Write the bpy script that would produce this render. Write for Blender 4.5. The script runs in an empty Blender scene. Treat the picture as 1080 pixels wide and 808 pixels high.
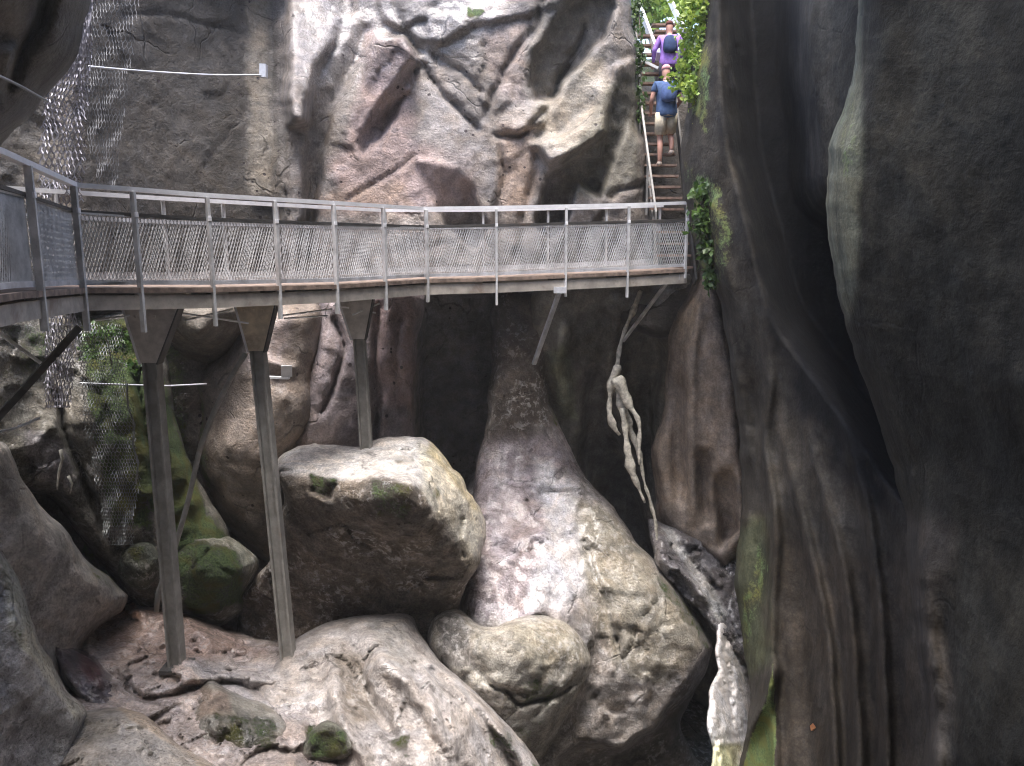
import bpy, bmesh, math, random
import numpy as np
from mathutils import Vector, Matrix
R = math.radians
random.seed(7)
S = bpy.context.scene
COL = S.collection
# ------------------------------------------------------------------ camera
F = 816.0; PITCH = R(10)
cd = bpy.data.cameras.new('camera'); cam = bpy.data.objects.new('camera', cd); COL.objects.link(cam)
cd.lens = F/1080*36; cd.sensor_width = 36; cd.clip_end = 500; cd.clip_start = 0.05
cam.rotation_euler = (R(90)-PITCH, 0, 0); S.camera = cam
# ------------------------------------------------------------------ world, sun, exposure
SUN_EL, SUN_AZ = 78, 192        # azimuth: compass-like, 0 = +Y, clockwise
w = bpy.data.worlds.new('World'); S.world = w; w.use_nodes = True
nt = w.node_tree
sky = nt.nodes.new('ShaderNodeTexSky'); sky.sky_type = 'NISHITA'; sky.sun_disc = False
sky.sun_elevation = R(SUN_EL); sky.sun_rotation = R(SUN_AZ); sky.air_density = 1.0; sky.dust_density = 2.5; sky.ozone_density = 0.6
nt.links.new(sky.outputs[0], nt.nodes['Background'].inputs[0]); nt.nodes['Background'].inputs[1].default_value = 0.15
sd_ = bpy.data.lights.new('sun', 'SUN'); sd_.energy = 1.5; sd_.angle = R(28); sd_.color = (1, .96, .93)
sun = bpy.data.objects.new('sun', sd_); COL.objects.link(sun)
_d = Vector((math.sin(R(SUN_AZ))*math.cos(R(SUN_EL)), math.cos(R(SUN_AZ))*math.cos(R(SUN_EL)), math.sin(R(SUN_EL))))
sun.rotation_euler = _d.to_track_quat('Z', 'Y').to_euler()
S.view_settings.view_transform = 'Standard'; S.view_settings.look = 'None'; S.view_settings.gamma = 1
S.view_settings.exposure = 2.4
S.render.engine = 'CYCLES'
S.cycles.max_bounces = 8; S.cycles.diffuse_bounces = 6; S.cycles.glossy_bounces = 3; S.cycles.transmission_bounces = 3
S.cycles.use_denoising = True; S.cycles.denoising_prefilter = 'ACCURATE'; S.cycles.filter_width = 1.15; S.cycles.caustics_reflective = False; S.cycles.caustics_refractive = False
S.cycles.sample_clamp_indirect = 6

# ------------------------------------------------------------------ helpers: view geometry and noise
cp, sp = math.cos(PITCH), math.sin(PITCH)
def W(px, py, Y):
    u = (px-540)/F; v = (404-py)/F
    k = Y/(cp+v*sp)
    return Vector((u*k, Y, (-sp+v*cp)*k))
def Wn(px, py, Y):
    u = (px-540)/F; v = (404-py)/F
    k = Y/(cp+v*sp)
    return np.stack([u*k, Y+0*px, (-sp+v*cp)*k], -1)

_rs = np.random.RandomState(11)
_perm = _rs.permutation(256).astype(np.int64); _perm = np.concatenate([_perm]*3)
_grad = _rs.normal(size=(256, 3)); _grad /= np.linalg.norm(_grad, axis=1)[:, None]
def _h(i, j, k): return _perm[_perm[_perm[i & 255]+(j & 255)]+(k & 255)]
def perlin(p):
    i = np.floor(p).astype(np.int64); f = p-i; u = f*f*f*(f*(f*6-15)+10)
    r = 0
    for a in (0, 1):
        wx = u[:, 0] if a else 1-u[:, 0]
        for b in (0, 1):
            wy = u[:, 1] if b else 1-u[:, 1]
            for c in (0, 1):
                wz = u[:, 2] if c else 1-u[:, 2]
                g = _grad[_h(i[:, 0]+a, i[:, 1]+b, i[:, 2]+c)]
                r = r+wx*wy*wz*((f-np.array([a, b, c]))*g).sum(1)
    return r*1.5
def fbm(p, o=4, ridged=False):
    s = 0; a = 1.0; t = 0
    for k in range(o):
        n = perlin(p*(2.03**k)+17.3*k)
        if ridged: n = 1-2*np.abs(n)
        s = s+a*n; t += a; a *= .5
    return s/t
_rc = _rs.rand(256, 8)
def voro(p, tilt=1.0):
    """faceted noise: every cell is its own tilted plane"""
    i = np.floor(p).astype(np.int64); best = np.full(len(p), 1e9); out = np.zeros(len(p))
    for a in (-1, 0, 1):
        for b in (-1, 0, 1):
            for c in (-1, 0, 1):
                h = _h(i[:, 0]+a, i[:, 1]+b, i[:, 2]+c); rr = _rc[h]
                q = p-(i+np.array([a, b, c])+rr[:, :3]); d = (q*q).sum(1)
                v = (q*(rr[:, 3:6]-.5)).sum(1)*tilt+(rr[:, 6]-.5)*.7
                m = d < best; best[m] = d[m]; out[m] = v[m]
    return out
def sm(x): x = np.clip(x, 0, 1); return x*x*(3-2*x)
def seg_dist(px, py, poly, closed):
    P = np.array(poly, float); A = P if closed else P[:-1]; B = np.roll(P, -1, 0) if closed else P[1:]
    n_ = len(A); tt = np.zeros(px.shape); k_ = -1; best = np.full(px.shape, 1e12); qx = np.zeros(px.shape); qy = np.zeros(px.shape); ins = np.zeros(px.shape, bool)
    for (ax, ay), (bx, by) in zip(A, B):
        k_ += 1; dx, dy = bx-ax, by-ay; L = dx*dx+dy*dy+1e-9
        t = np.clip(((px-ax)*dx+(py-ay)*dy)/L, 0, 1)
        x = ax+t*dx; y = ay+t*dy; d = (px-x)**2+(py-y)**2
        m = d < best; best[m] = d[m]; qx[m] = x[m]; qy[m] = y[m]; tt[m] = (k_+t[m])/n_
        if closed:
            c = ((ay > py) != (by > py)) & (px < (bx-ax)*(py-ay)/(by-ay+1e-12)+ax); ins ^= c
    d = np.sqrt(best)
    if not closed: return d, tt, qy
    if closed: d = np.where(ins, d, -d)
    return d, qx, qy
def smooth_poly(P, closed=True, step=6.0, jit=0.0, seed=0):
    P = [Vector((a, b)) for a, b in P]; n = len(P); out = []
    rng = range(n) if closed else range(n-1)
    for i in rng:
        if closed: p0, p1, p2, p3 = P[i-1], P[i], P[(i+1) % n], P[(i+2) % n]
        else: p0, p1, p2, p3 = P[max(i-1, 0)], P[i], P[i+1], P[min(i+2, n-1)]
        k = max(1, int((p2-p1).length/step))
        for j in range(k):
            t = j/k
            # centripetal-ish: damp tangents
            m1 = (p2-p0)*.4; m2 = (p3-p1)*.4
            L = (p2-p1).length
            if m1.length > L: m1 *= L/m1.length
            if m2.length > L: m2 *= L/m2.length
            h = (2*t**3-3*t*t+1)*p1+(t**3-2*t*t+t)*m1+(-2*t**3+3*t*t)*p2+(t**3-t*t)*m2
            out.append((h.x, h.y))
    if not closed: out.append(tuple(P[-1]))
    A = np.array(out)
    if jit:
        q = np.stack([A[:, 0]*.035, A[:, 1]*.035, np.full(len(A), seed*3.7)], 1)
        A = A+jit*np.stack([fbm(q, 4), fbm(q+41, 4)], 1)*1.6
    return A
def rbf(ctrl):
    C = np.array(ctrl, float); n = len(C)
    if n == 1: return lambda x, y: np.full(x.shape, C[0, 2])
    X = C[:, :2]/100; d = np.linalg.norm(X[:, None]-X[None], axis=2)
    use = n >= 4
    if use:
        A = np.zeros((n+3, n+3)); A[:n, :n] = d; A[:n, n] = 1; A[:n, n+1:] = X; A[n, :n] = 1; A[n+1:, :n] = X.T
        s = np.linalg.lstsq(A, np.concatenate([C[:, 2], [0, 0, 0]]), rcond=None)[0]
    else:
        A = np.concatenate([np.ones((n, 1)), X], 1); s = np.concatenate([np.zeros(n), np.linalg.lstsq(A, C[:, 2], rcond=None)[0]])
    def f(x, y):
        r = s[n]+s[n+1]*x/100+s[n+2]*y/100
        for i in range(n):
            if s[i]: r = r+s[i]*np.hypot(x/100-X[i, 0], y/100-X[i, 1])
        return r
    return f

# ------------------------------------------------------------------ custom properties
def tag(o, label=None, cat=None, group=None, kind=None):
    if label: o['label'] = label
    if cat: o['category'] = cat
    if group: o['group'] = group
    if kind: o['kind'] = kind
    return o
def link_mesh(name, me, mat=None, parent=None):
    o = bpy.data.objects.new(name, me); COL.objects.link(o)
    if mat: me.materials.append(mat)
    if parent: o.parent = parent
    return o
def empty(name, loc=(0, 0, 0)):
    o = bpy.data.objects.new(name, None); COL.objects.link(o); o.location = loc; o.empty_display_size = .2
    return o
def add_child(o, root):
    """parent a mesh whose vertices are in world space"""
    o.parent = root
    o.data.transform(Matrix.Translation(-root.location))
    return o

# ------------------------------------------------------------------ materials
class NG:
    def __init__(s, name):
        s.m = bpy.data.materials.new(name); s.m.use_nodes = True; s.t = s.m.node_tree; s.t.nodes.clear()
        s.out = s.n('ShaderNodeOutputMaterial'); s.b = s.n('ShaderNodeBsdfPrincipled'); s.l(s.b.outputs[0], s.out.inputs[0])
    def n(s, t, **k):
        x = s.t.nodes.new(t)
        for a, v in k.items(): setattr(x, a, v)
        return x
    def l(s, a, b): s.t.links.new(a, b)
    def noise(s, co, sc, det=6, rough=.6, dist=0):
        x = s.n('ShaderNodeTexNoise'); s.l(co, x.inputs['Vector']); x.inputs['Scale'].default_value = sc
        x.inputs['Detail'].default_value = det; x.inputs['Roughness'].default_value = rough; x.inputs['Distortion'].default_value = dist
        return x.outputs[0]
    def ramp(s, v, a, b, lo=0., hi=1.):
        x = s.n('ShaderNodeMapRange'); x.interpolation_type = 'SMOOTHSTEP'; s.l(v, x.inputs[0])
        for i, q in enumerate((a, b, lo, hi)): x.inputs[i+1].default_value = q
        return x.outputs[0]
    def math(s, op, a, b=None, c=None):
        x = s.n('ShaderNodeMath', operation=op)
        for i, q in enumerate((a, b, c)):
            if q is None: continue
            if isinstance(q, (int, float)): x.inputs[i].default_value = q
            else: s.l(q, x.inputs[i])
        return x.outputs[0]
    def mix(s, f, a, b, mode='MIX'):
        x = s.n('ShaderNodeMix', data_type='RGBA', blend_type=mode)
        for i, q in ((0, f), (6, a), (7, b)):
            if isinstance(q, (int, float)): x.inputs[i].default_value = q if i == 0 else (q, q, q, 1)
            elif isinstance(q, tuple): x.inputs[i].default_value = (*q, 1)
            else: s.l(q, x.inputs[i])
        return x.outputs[2]
def rock_mat(name, pits=0.0, cracks=.5, bump=1.0, fine=1.0, rough=.62, wetrough=.22, streak=0.0, var=.45, scale=1.0, glint_speckle=0):
    g = NG(name); tc = g.n('ShaderNodeTexCoord').outputs['Object']
    at = g.n('ShaderNodeAttribute', attribute_name='Col'); mo = g.n('ShaderNodeAttribute', attribute_name='moss'); we = g.n('ShaderNodeAttribute', attribute_name='wet')
    n1 = g.noise(tc, .9*scale, 3, .62, .4); n2 = g.noise(tc, 4.5*scale, 6, .7, .12); n3 = g.noise(tc, 30*scale, 4, .72)
    v = g.math('MULTIPLY_ADD', g.ramp(n1, .3, .7), .5, .72)
    v = g.math('MULTIPLY', v, g.math('MULTIPLY_ADD', g.ramp(n2, .32, .68), var*1.3, 1-var*.62))
    v = g.math('MULTIPLY', v, g.math('MULTIPLY_ADD', g.ramp(n3, .35, .68), var, 1-var*.5))
    if streak:
        mp = g.n('ShaderNodeMapping'); g.l(tc, mp.inputs[0]); mp.inputs['Scale'].default_value = (3, 3, .25)
        ns = g.noise(mp.outputs[0], 1.6, 6, .65, .3); v = g.math('MULTIPLY', v, g.math('MULTIPLY_ADD', g.ramp(ns, .35, .65), streak, 1-streak*.6))
    col = g.mix(1.0, at.outputs[0], v, 'MULTIPLY')
    if glint_speckle:  # pale specks stand in for wet glints, dark ones mottle the stone
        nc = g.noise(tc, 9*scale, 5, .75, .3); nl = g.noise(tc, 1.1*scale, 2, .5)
        cf = g.math('MULTIPLY', g.ramp(nc, .52, .60), g.ramp(nl, .42, .58)); col = g.mix(g.math('MULTIPLY', cf, glint_speckle), col, (.72, .69, .68))
        nd = g.noise(tc, 16*scale, 4, .75, .2); df = g.math('MULTIPLY', g.ramp(nd, .57, .66), g.ramp(nl, .6, .4)); col = g.mix(g.math('MULTIPLY', df, glint_speckle), col, (.05, .04, .045))
    # warm / cool drift
    nh = g.noise(tc, 2.2*scale, 2, .6, .8)
    col = g.mix(g.ramp(nh, .45, .7, 0, .35), col, g.mix(1.0, col, (1.12, .98, .80), 'MULTIPLY'))
    col = g.mix(g.ramp(nh, .5, .3, 0, .3), col, g.mix(1.0, col, (.86, .96, 1.12), 'MULTIPLY'))
    # cracks
    wv = g.n('ShaderNodeVectorMath', operation='MULTIPLY_ADD'); nz = g.n('ShaderNodeTexNoise'); g.l(tc, nz.inputs['Vector']); nz.inputs['Scale'].default_value = 1.7; nz.inputs['Detail'].default_value = 3
    g.l(nz.outputs[1], wv.inputs[0]); wv.inputs[1].default_value = (.55, .55, .55); g.l(tc, wv.inputs[2])
    vo = g.n('ShaderNodeTexVoronoi', feature='DISTANCE_TO_EDGE'); g.l(wv.outputs[0], vo.inputs['Vector']); vo.inputs['Scale'].default_value = .8*scale
    ck = g.ramp(vo.outputs[0], 0.0, .022, 1, 0)
    ck = g.math('MULTIPLY', ck, g.math('MULTIPLY', g.ramp(g.noise(tc, 1.3, 3), .48, .62), cracks))
    h = g.math('MULTIPLY', n2, .10); h = g.math('MULTIPLY_ADD', n3, .028*fine, h)
    n4 = g.noise(tc, 110*scale, 2, .7); h = g.math('MULTIPLY_ADD', n4, .009*fine, h)
    h = g.math('MULTIPLY_ADD', ck, -.06, h)
    col = g.mix(g.math('MULTIPLY', ck, .75), col, (.02, .018, .018))
    if pits:
        vp = g.n('ShaderNodeTexVoronoi'); g.l(tc, vp.inputs['Vector']); vp.inputs['Scale'].default_value = 7.5; vp.inputs['Randomness'].default_value = 1
        sx = g.n('ShaderNodeSeparateColor'); g.l(vp.outputs[1], sx.inputs[0])
        rad = g.math('MULTIPLY_ADD', sx.outputs[0], .22, .02)
        pt = g.math('MULTIPLY', g.ramp(g.math('SUBTRACT', vp.outputs[0], rad), -.03, .03, 1, 0), g.ramp(sx.outputs[1], .62, .64))
        pt = g.math('MULTIPLY', pt, g.ramp(g.noise(tc, .8, 3), .42, .56))
        col = g.mix(g.math('MULTIPLY', pt, pits), col, (.03, .02, .025)); h = g.math('MULTIPLY_ADD', pt, -.03, h)
    # moss
    mn = g.math('ADD', mo.outputs[2], g.math('MULTIPLY_ADD', n2, 1.6, -.8)); mn = g.math('ADD', mn, g.math('MULTIPLY_ADD', n3, .8, -.4))
    mf = g.math('MULTIPLY', g.ramp(mn, .35, .75), g.ramp(mo.outputs[2], 0.02, .2))
    mc = g.mix(g.ramp(n3, .3, .7), (.065, .10, .045), (.17, .24, .10)); mc = g.mix(g.ramp(nh, .4, .7), mc, (.16, .16, .05))
    col = g.mix(mf, col, mc); h = g.math('MULTIPLY_ADD', g.math('MULTIPLY', mf, g.math('ADD', n4, n3)), .05, h)
    g.l(col, g.b.inputs['Base Color'])
    wf = g.math('MULTIPLY', we.outputs[2], g.ramp(n1, .32, .5)); wf = g.math('MULTIPLY', wf, g.math('SUBTRACT', 1, mf)); g.l(wf, g.b.inputs['Coat Weight']); g.b.inputs['Coat Roughness'].default_value = .10
    rg = g.n('ShaderNodeMapRange'); g.l(wf, rg.inputs[0]); rg.inputs[3].default_value = rough; rg.inputs[4].default_value = wetrough
    g.l(g.math('MULTIPLY_ADD', n3, .25, g.math('SUBTRACT', rg.outputs[0], .12)), g.b.inputs['Roughness'])
    g.l(g.math('MULTIPLY_ADD', wf, .3, .18), g.b.inputs['Specular IOR Level'])
    bp = g.n('ShaderNodeBump'); bp.inputs['Strength'].default_value = .85*bump; bp.inputs['Distance'].default_value = 1.0
    g.l(h, bp.inputs['Height']); g.l(bp.outputs[0], g.b.inputs['Normal']); b2 = g.n('ShaderNodeBump'); b2.inputs['Strength'].default_value = .35; b2.inputs['Distance'].default_value = 1.0; g.l(g.math('MULTIPLY', n2, .10), b2.inputs['Height']); g.l(b2.outputs[0], g.b.inputs['Coat Normal'])
    return g.m
M_wall = rock_mat('wall_rock', pits=.9, cracks=.6, var=.40)
M_grey = rock_mat('grey_rock', cracks=.6, var=.40)
M_wet = rock_mat('wet_rock', pits=.3, cracks=.5, bump=1.3, fine=1.6, wetrough=.14, var=.5, glint_speckle=.45)
M_bould = rock_mat('boulder_rock', cracks=.6, bump=1.3, fine=1.8, var=.6, glint_speckle=.6)
M_pale = rock_mat('pale_wet_rock', cracks=.3, bump=.8, var=.2)
M_flute = rock_mat('fluted_rock', cracks=.25, bump=.4, fine=.5, streak=.3, var=.4, rough=.92)
def metal_mat(name, c, rough=.42, metal=.75, rust=.25, var=.3):
    g = NG(name); tc = g.n('ShaderNodeTexCoord').outputs['Object']
    n = g.noise(tc, 5, 6, .65); n2 = g.noise(tc, 30, 5, .6); n3 = g.noise(tc, 1.7, 5, .7, .5)
    col = g.mix(g.ramp(n, .3, .7), tuple(x*(1-var) for x in c), tuple(min(1, x*(1+var*.5)) for x in c))
    f = g.math('MULTIPLY', g.ramp(n3, .55, .72), rust); col = g.mix(f, col, (.16, .075, .035)); col = g.mix(g.ramp(n2, .62, .75, 0, .3), col, (.08, .075, .07))
    g.l(col, g.b.inputs['Base Color']); g.b.inputs['Metallic'].default_value = metal
    g.l(g.math('MULTIPLY_ADD', n2, .35, rough-.15), g.b.inputs['Roughness'])
    bp = g.n('ShaderNodeBump'); bp.inputs['Strength'].default_value = .25; bp.inputs['Distance'].default_value = .01; g.l(n2, bp.inputs['Height']); g.l(bp.outputs[0], g.b.inputs['Normal'])
    return g.m
M_galv = metal_mat('galvanised_steel', (.62, .63, .66), .38, .25, .25)
M_post = metal_mat('post_steel', (.60, .60, .60), .5, .1, .3)
M_column = metal_mat('column_steel', (.27, .26, .24), .5, .1, .35)
M_beam = metal_mat('beam_steel', (.44, .40, .35), .6, .05, .45)
M_darkst = metal_mat('dark_steel', (.09, .085, .08), .55, .3, .35)
M_bright = metal_mat('bright_rail', (.86, .86, .88), .35, .05, .05, .12)
M_mesh = metal_mat('mesh_steel', (.52, .52, .52), .45, .1, .1)
M_gus = metal_mat('gusset_steel', (.62, .58, .54), .6, 0, .25)
M_rust = metal_mat('rusty_plate', (.72, .62, .46), .6, .0, .35)
def plain(name, c, rough=.7, var=.25, sc=12, bump=.3, spec=.4):
    g = NG(name); tc = g.n('ShaderNodeTexCoord').outputs['Object']; n = g.noise(tc, sc, 5, .6)
    g.l(g.mix(g.ramp(n, .3, .7), tuple(x*(1-var) for x in c), tuple(min(1, x*(1+var)) for x in c)), g.b.inputs['Base Color'])
    g.b.inputs['Roughness'].default_value = rough; g.b.inputs['Specular IOR Level'].default_value = spec
    bp = g.n('ShaderNodeBump'); bp.inputs['Strength'].default_value = bump; bp.inputs['Distance'].default_value = .01; g.l(n, bp.inputs['Height']); g.l(bp.outputs[0], g.b.inputs['Normal'])
    return g.m
M_wood = plain('weathered_timber', (.20, .15, .12), .75, .45, 9)
M_tread = plain('stair_timber', (.26, .18, .14), .7, .35, 9)
M_root = plain('bleached_wood', (.50, .47, .40), .6, .4, 14, .6)
def leaf_mat(name, c1, c2):
    g = NG(name); oi = g.n('ShaderNodeAttribute', attribute_name='tone')
    col = g.mix(oi.outputs[2], c1, c2); g.l(col, g.b.inputs['Base Color']); g.b.inputs['Roughness'].default_value = .45
    tr = g.n('ShaderNodeBsdfTranslucent'); g.l(col, tr.inputs[0]); ms = g.n('ShaderNodeMixShader'); ms.inputs[0].default_value = .4
    g.l(g.b.outputs[0], ms.inputs[1]); g.l(tr.outputs[0], ms.inputs[2]); g.l(ms.outputs[0], g.out.inputs[0])
    return g.m
M_leafb = leaf_mat('bright_leaves', (.14, .26, .03), (.40, .50, .10))
M_leafd = leaf_mat('dark_leaves', (.03, .07, .015), (.09, .16, .035))
M_bark = plain('bark', (.12, .10, .08), .9, .4, 20, .8)

# ------------------------------------------------------------------ rock generator
PINK = (.36, .28, .27); GREY = (.27, .26, .255); BROWN = (.20, .165, .13); DARK = (.085, .08, .072); OCHRE = (.38, .29, .16); PALE = (.45, .42, .40); VIOLET = (.24, .20, .215)
def rock(name, outline, ctrl, mat, col=GREY, Rr=25, ra=.6, thick=2.0, shrink=.35, feats=(), colors=(), moss=(), wet=(), noise=(.12, .8), facet=(0, 1.0),
         ridged=.0, h=4.0, jit=3.0, warp=6.0, seed=0, smooth=True, base=None, smooth_out=True, vstretch=1.0, grit=.02, calm=()):
    O = smooth_poly(outline, True, 6.0, jit, seed) if smooth_out else np.array(outline, float)
    x0, y0 = O.min(0)-h; x1, y1 = O.max(0)+h
    gx = np.arange(x0, x1+h, h); gy = np.arange(y0, y1+h, h); nx, ny = len(gx), len(gy)
    X, Y = np.meshgrid(gx, gy); X = X.ravel(); Y = Y.ravel()
    sd, qx, qy = seg_dist(X, Y, O, True)
    ok = sd > -.62*h; sn = ok & (sd < .38*h)
    X = np.where(sn, qx, X); Y = np.where(sn, qy, Y); sd = np.where(sn, 0, sd)
    idx = np.arange(nx*ny).reshape(ny, nx); a, b, c, d = idx[:-1, :-1].ravel(), idx[:-1, 1:].ravel(), idx[1:, 1:].ravel(), idx[1:, :-1].ravel()
    QQ = np.stack([a, d, c, b], 1); m = ok[QQ].all(1); ar = .5*np.abs((X[c]-X[a])*(Y[b]-Y[d])-(X[b]-X[d])*(Y[c]-Y[a]))
    m &= ~(sn[QQ].all(1) & (ar < .25*h*h)); Q = QQ[m]
    q3 = QQ[ok[QQ].sum(1) == 3]; T = np.stack([r[ok[r]] for r in q3]) if len(q3) else np.zeros((0, 3), int)
    if len(T):
        ar = .5*np.abs((X[T[:, 1]]-X[T[:, 0]])*(Y[T[:, 2]]-Y[T[:, 0]])-(X[T[:, 2]]-X[T[:, 0]])*(Y[T[:, 1]]-Y[T[:, 0]])); T = T[ar > .08*h*h]
    used = np.unique(np.concatenate([Q.ravel(), T.ravel()])); re = np.full(nx*ny, -1); re[used] = np.arange(len(used)); Q = re[Q]; T = re[T]; X = X[used]; Y = Y[used]; sd = sd[used]
    D = rbf(ctrl)(X, Y)
    q0 = np.stack([X*.02, Y*.02, np.full(len(X), seed*7.1)], 1)
    wx = X+warp*fbm(q0, 4)*1.5; wy = Y+warp*fbm(q0+33, 4)*1.5
    t = np.clip(sd/Rr, 0, 1); D = D+ra*(1-np.sqrt(np.clip(1-(1-t)**2, 0, 1)))
    for f in feats:
        if f[0] == 'g':
            dd, tp, _ = seg_dist(wx, wy, smooth_poly(f[1], False, 8), False); tp = sm(np.minimum(tp, 1-tp)*3.2+.02); D = D+f[3]*tp*np.exp(-(dd/f[2])**2)
        elif f[0] == 'v':    # sharp v-groove
            dd, tp, _ = seg_dist(wx, wy, smooth_poly(f[1], False, 8), False); tp = sm(np.minimum(tp, 1-tp)*6+.02); D = D+f[3]*tp*np.clip(1-dd/f[2], 0, 1)**1.5
        elif f[0] == 'f':
            pl = np.array(f[1], float); sp_ = smooth_poly(f[1], True, 12) if len(f) > 5 and f[5] >= 30 else pl; dd, _, _ = seg_dist(wx, wy, sp_, True); bl = f[5] if len(f) > 5 else 12
            wt = sm((dd+bl*.3)/bl); cx, cy = pl.mean(0); D = D+wt*(f[4]+f[2]*(X-cx)/100+f[3]*(Y-cy)/100)
    P = Wn(X, Y, D)
    cm = np.ones(len(X))
    for pl, fc in calm:
        dd, _, _ = seg_dist(wx, wy, pl, True); cm = cm*(1-(1-fc)*sm(dd/14+.5))
    na, ns = noise; na = na*cm; Ps = P*np.array([1, 1, 1/vstretch])
    n = fbm(Ps*ns+seed*5.3, 5)
    if ridged: n = n*(1-ridged)+ridged*(fbm(Ps*ns*.8+seed*9.1, 5, True)-.3)
    fade = .25+.75*sm(sd/(Rr*.6+1e-6))
    D = D-na*n*2*fade
    if facet[0]:
        wp = P+.25*np.stack([fbm(P*1.1+3, 3), fbm(P*1.1+13, 3), fbm(P*1.1+23, 3)], 1)
        D = D-fade*cm*facet[0]*(voro(wp*facet[1]+seed)+.45*voro(wp*facet[1]*2.3+seed+9)+.2*voro(wp*facet[1]*5+seed+19))
    P0 = Wn(X, Y, D); D = D-fade*cm*grit*(fbm(P0*4.5+seed, 4, True)+.6*voro(P0*6+seed))
    P = Wn(X, Y, D)
    # colour, moss, wetness; some colour patches carry painted light and shade
    C = np.tile(np.array(col, float), (len(P), 1)); nb = fbm(P*1.6+2, 4)
    for pl, c_, soft, st in colors:
        dd, _, _ = seg_dist(wx, wy, pl, True); wt = (sm((dd/soft+.5)+nb*.9)*st)[:, None]; C = C*(1-wt)+np.array(c_)*wt
    MO = np.zeros(len(P)); WE = np.zeros(len(P))
    for arr, lst in ((MO, moss), (WE, wet)):
        for pl, soft, st in lst:
            if pl is None: arr[:] = np.maximum(arr, st); continue
            dd, _, _ = seg_dist(wx, wy, pl, True); arr[:] = np.maximum(arr, sm((dd/soft+.5)+nb*.5)*st)
    # closed back: a second sheet behind the front one, meeting it along the rim
    rim = np.zeros(len(P), bool)
    E = np.concatenate([Q[:, [0, 1]], Q[:, [1, 2]], Q[:, [2, 3]], Q[:, [3, 0]], T[:, [0, 1]], T[:, [1, 2]], T[:, [2, 0]]]); key = np.sort(E, 1); kk = key[:, 0].astype(np.int64)*10**7+key[:, 1]
    u, inv, cnt = np.unique(kk, return_inverse=True, return_counts=True); rim[np.unique(E[cnt[inv] == 1])] = True
    Rb = shrink*60+12; tb = 1-np.clip(sd/Rb, 0, 1); Db = D+thick*np.sqrt(np.clip(1-tb*tb, 0, 1))+.02
    n0 = len(P); inner = np.where(~rim)[0]; back = np.arange(n0); back[inner] = n0+np.arange(len(inner))
    V = np.concatenate([P, Wn(X[inner], Y[inner], Db[inner])])
    Qr = rim[Q].all(1); Tr = rim[T].all(1); faces = Q.tolist()+back[Q[~Qr][:, ::-1]].tolist()+T.tolist()+back[T[~Tr][:, ::-1]].tolist()
    C = np.concatenate([C, C[inner]]); MO = np.concatenate([MO, MO[inner]]); WE = np.concatenate([WE, WE[inner]])
    loc = Vector((0, 0, 0))
    if base == 'auto': loc = Vector((float(P[:, 0].mean()), float(P[:, 1].mean()+thick*.4), float(V[:, 2].min())))
    V = V-np.array(loc)
    me = bpy.data.meshes.new(name); me.from_pydata(V.tolist(), [], faces); me.update()
    ca = me.attributes.new('Col', 'FLOAT_COLOR', 'POINT'); ca.data.foreach_set('color', np.concatenate([C, np.ones((len(C), 1))], 1).astype(np.float32).ravel())
    for nm, arr in (('moss', MO), ('wet', WE)):
        at = me.attributes.new(nm, 'FLOAT', 'POINT'); at.data.foreach_set('value', arr.astype(np.float32))
    if smooth: me.polygons.foreach_set('use_smooth', np.ones(len(me.polygons), bool))
    o = link_mesh(name, me, mat); o.location = loc
    return o
def boulder(label, cat='boulder', group=None, **k):
    nm = k.pop('name', 'boulder'); o = rock(nm, k.pop('outline'), k.pop('ctrl'), k.pop('mat'), base='auto', **k); return tag(o, label, cat, group)

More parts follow.
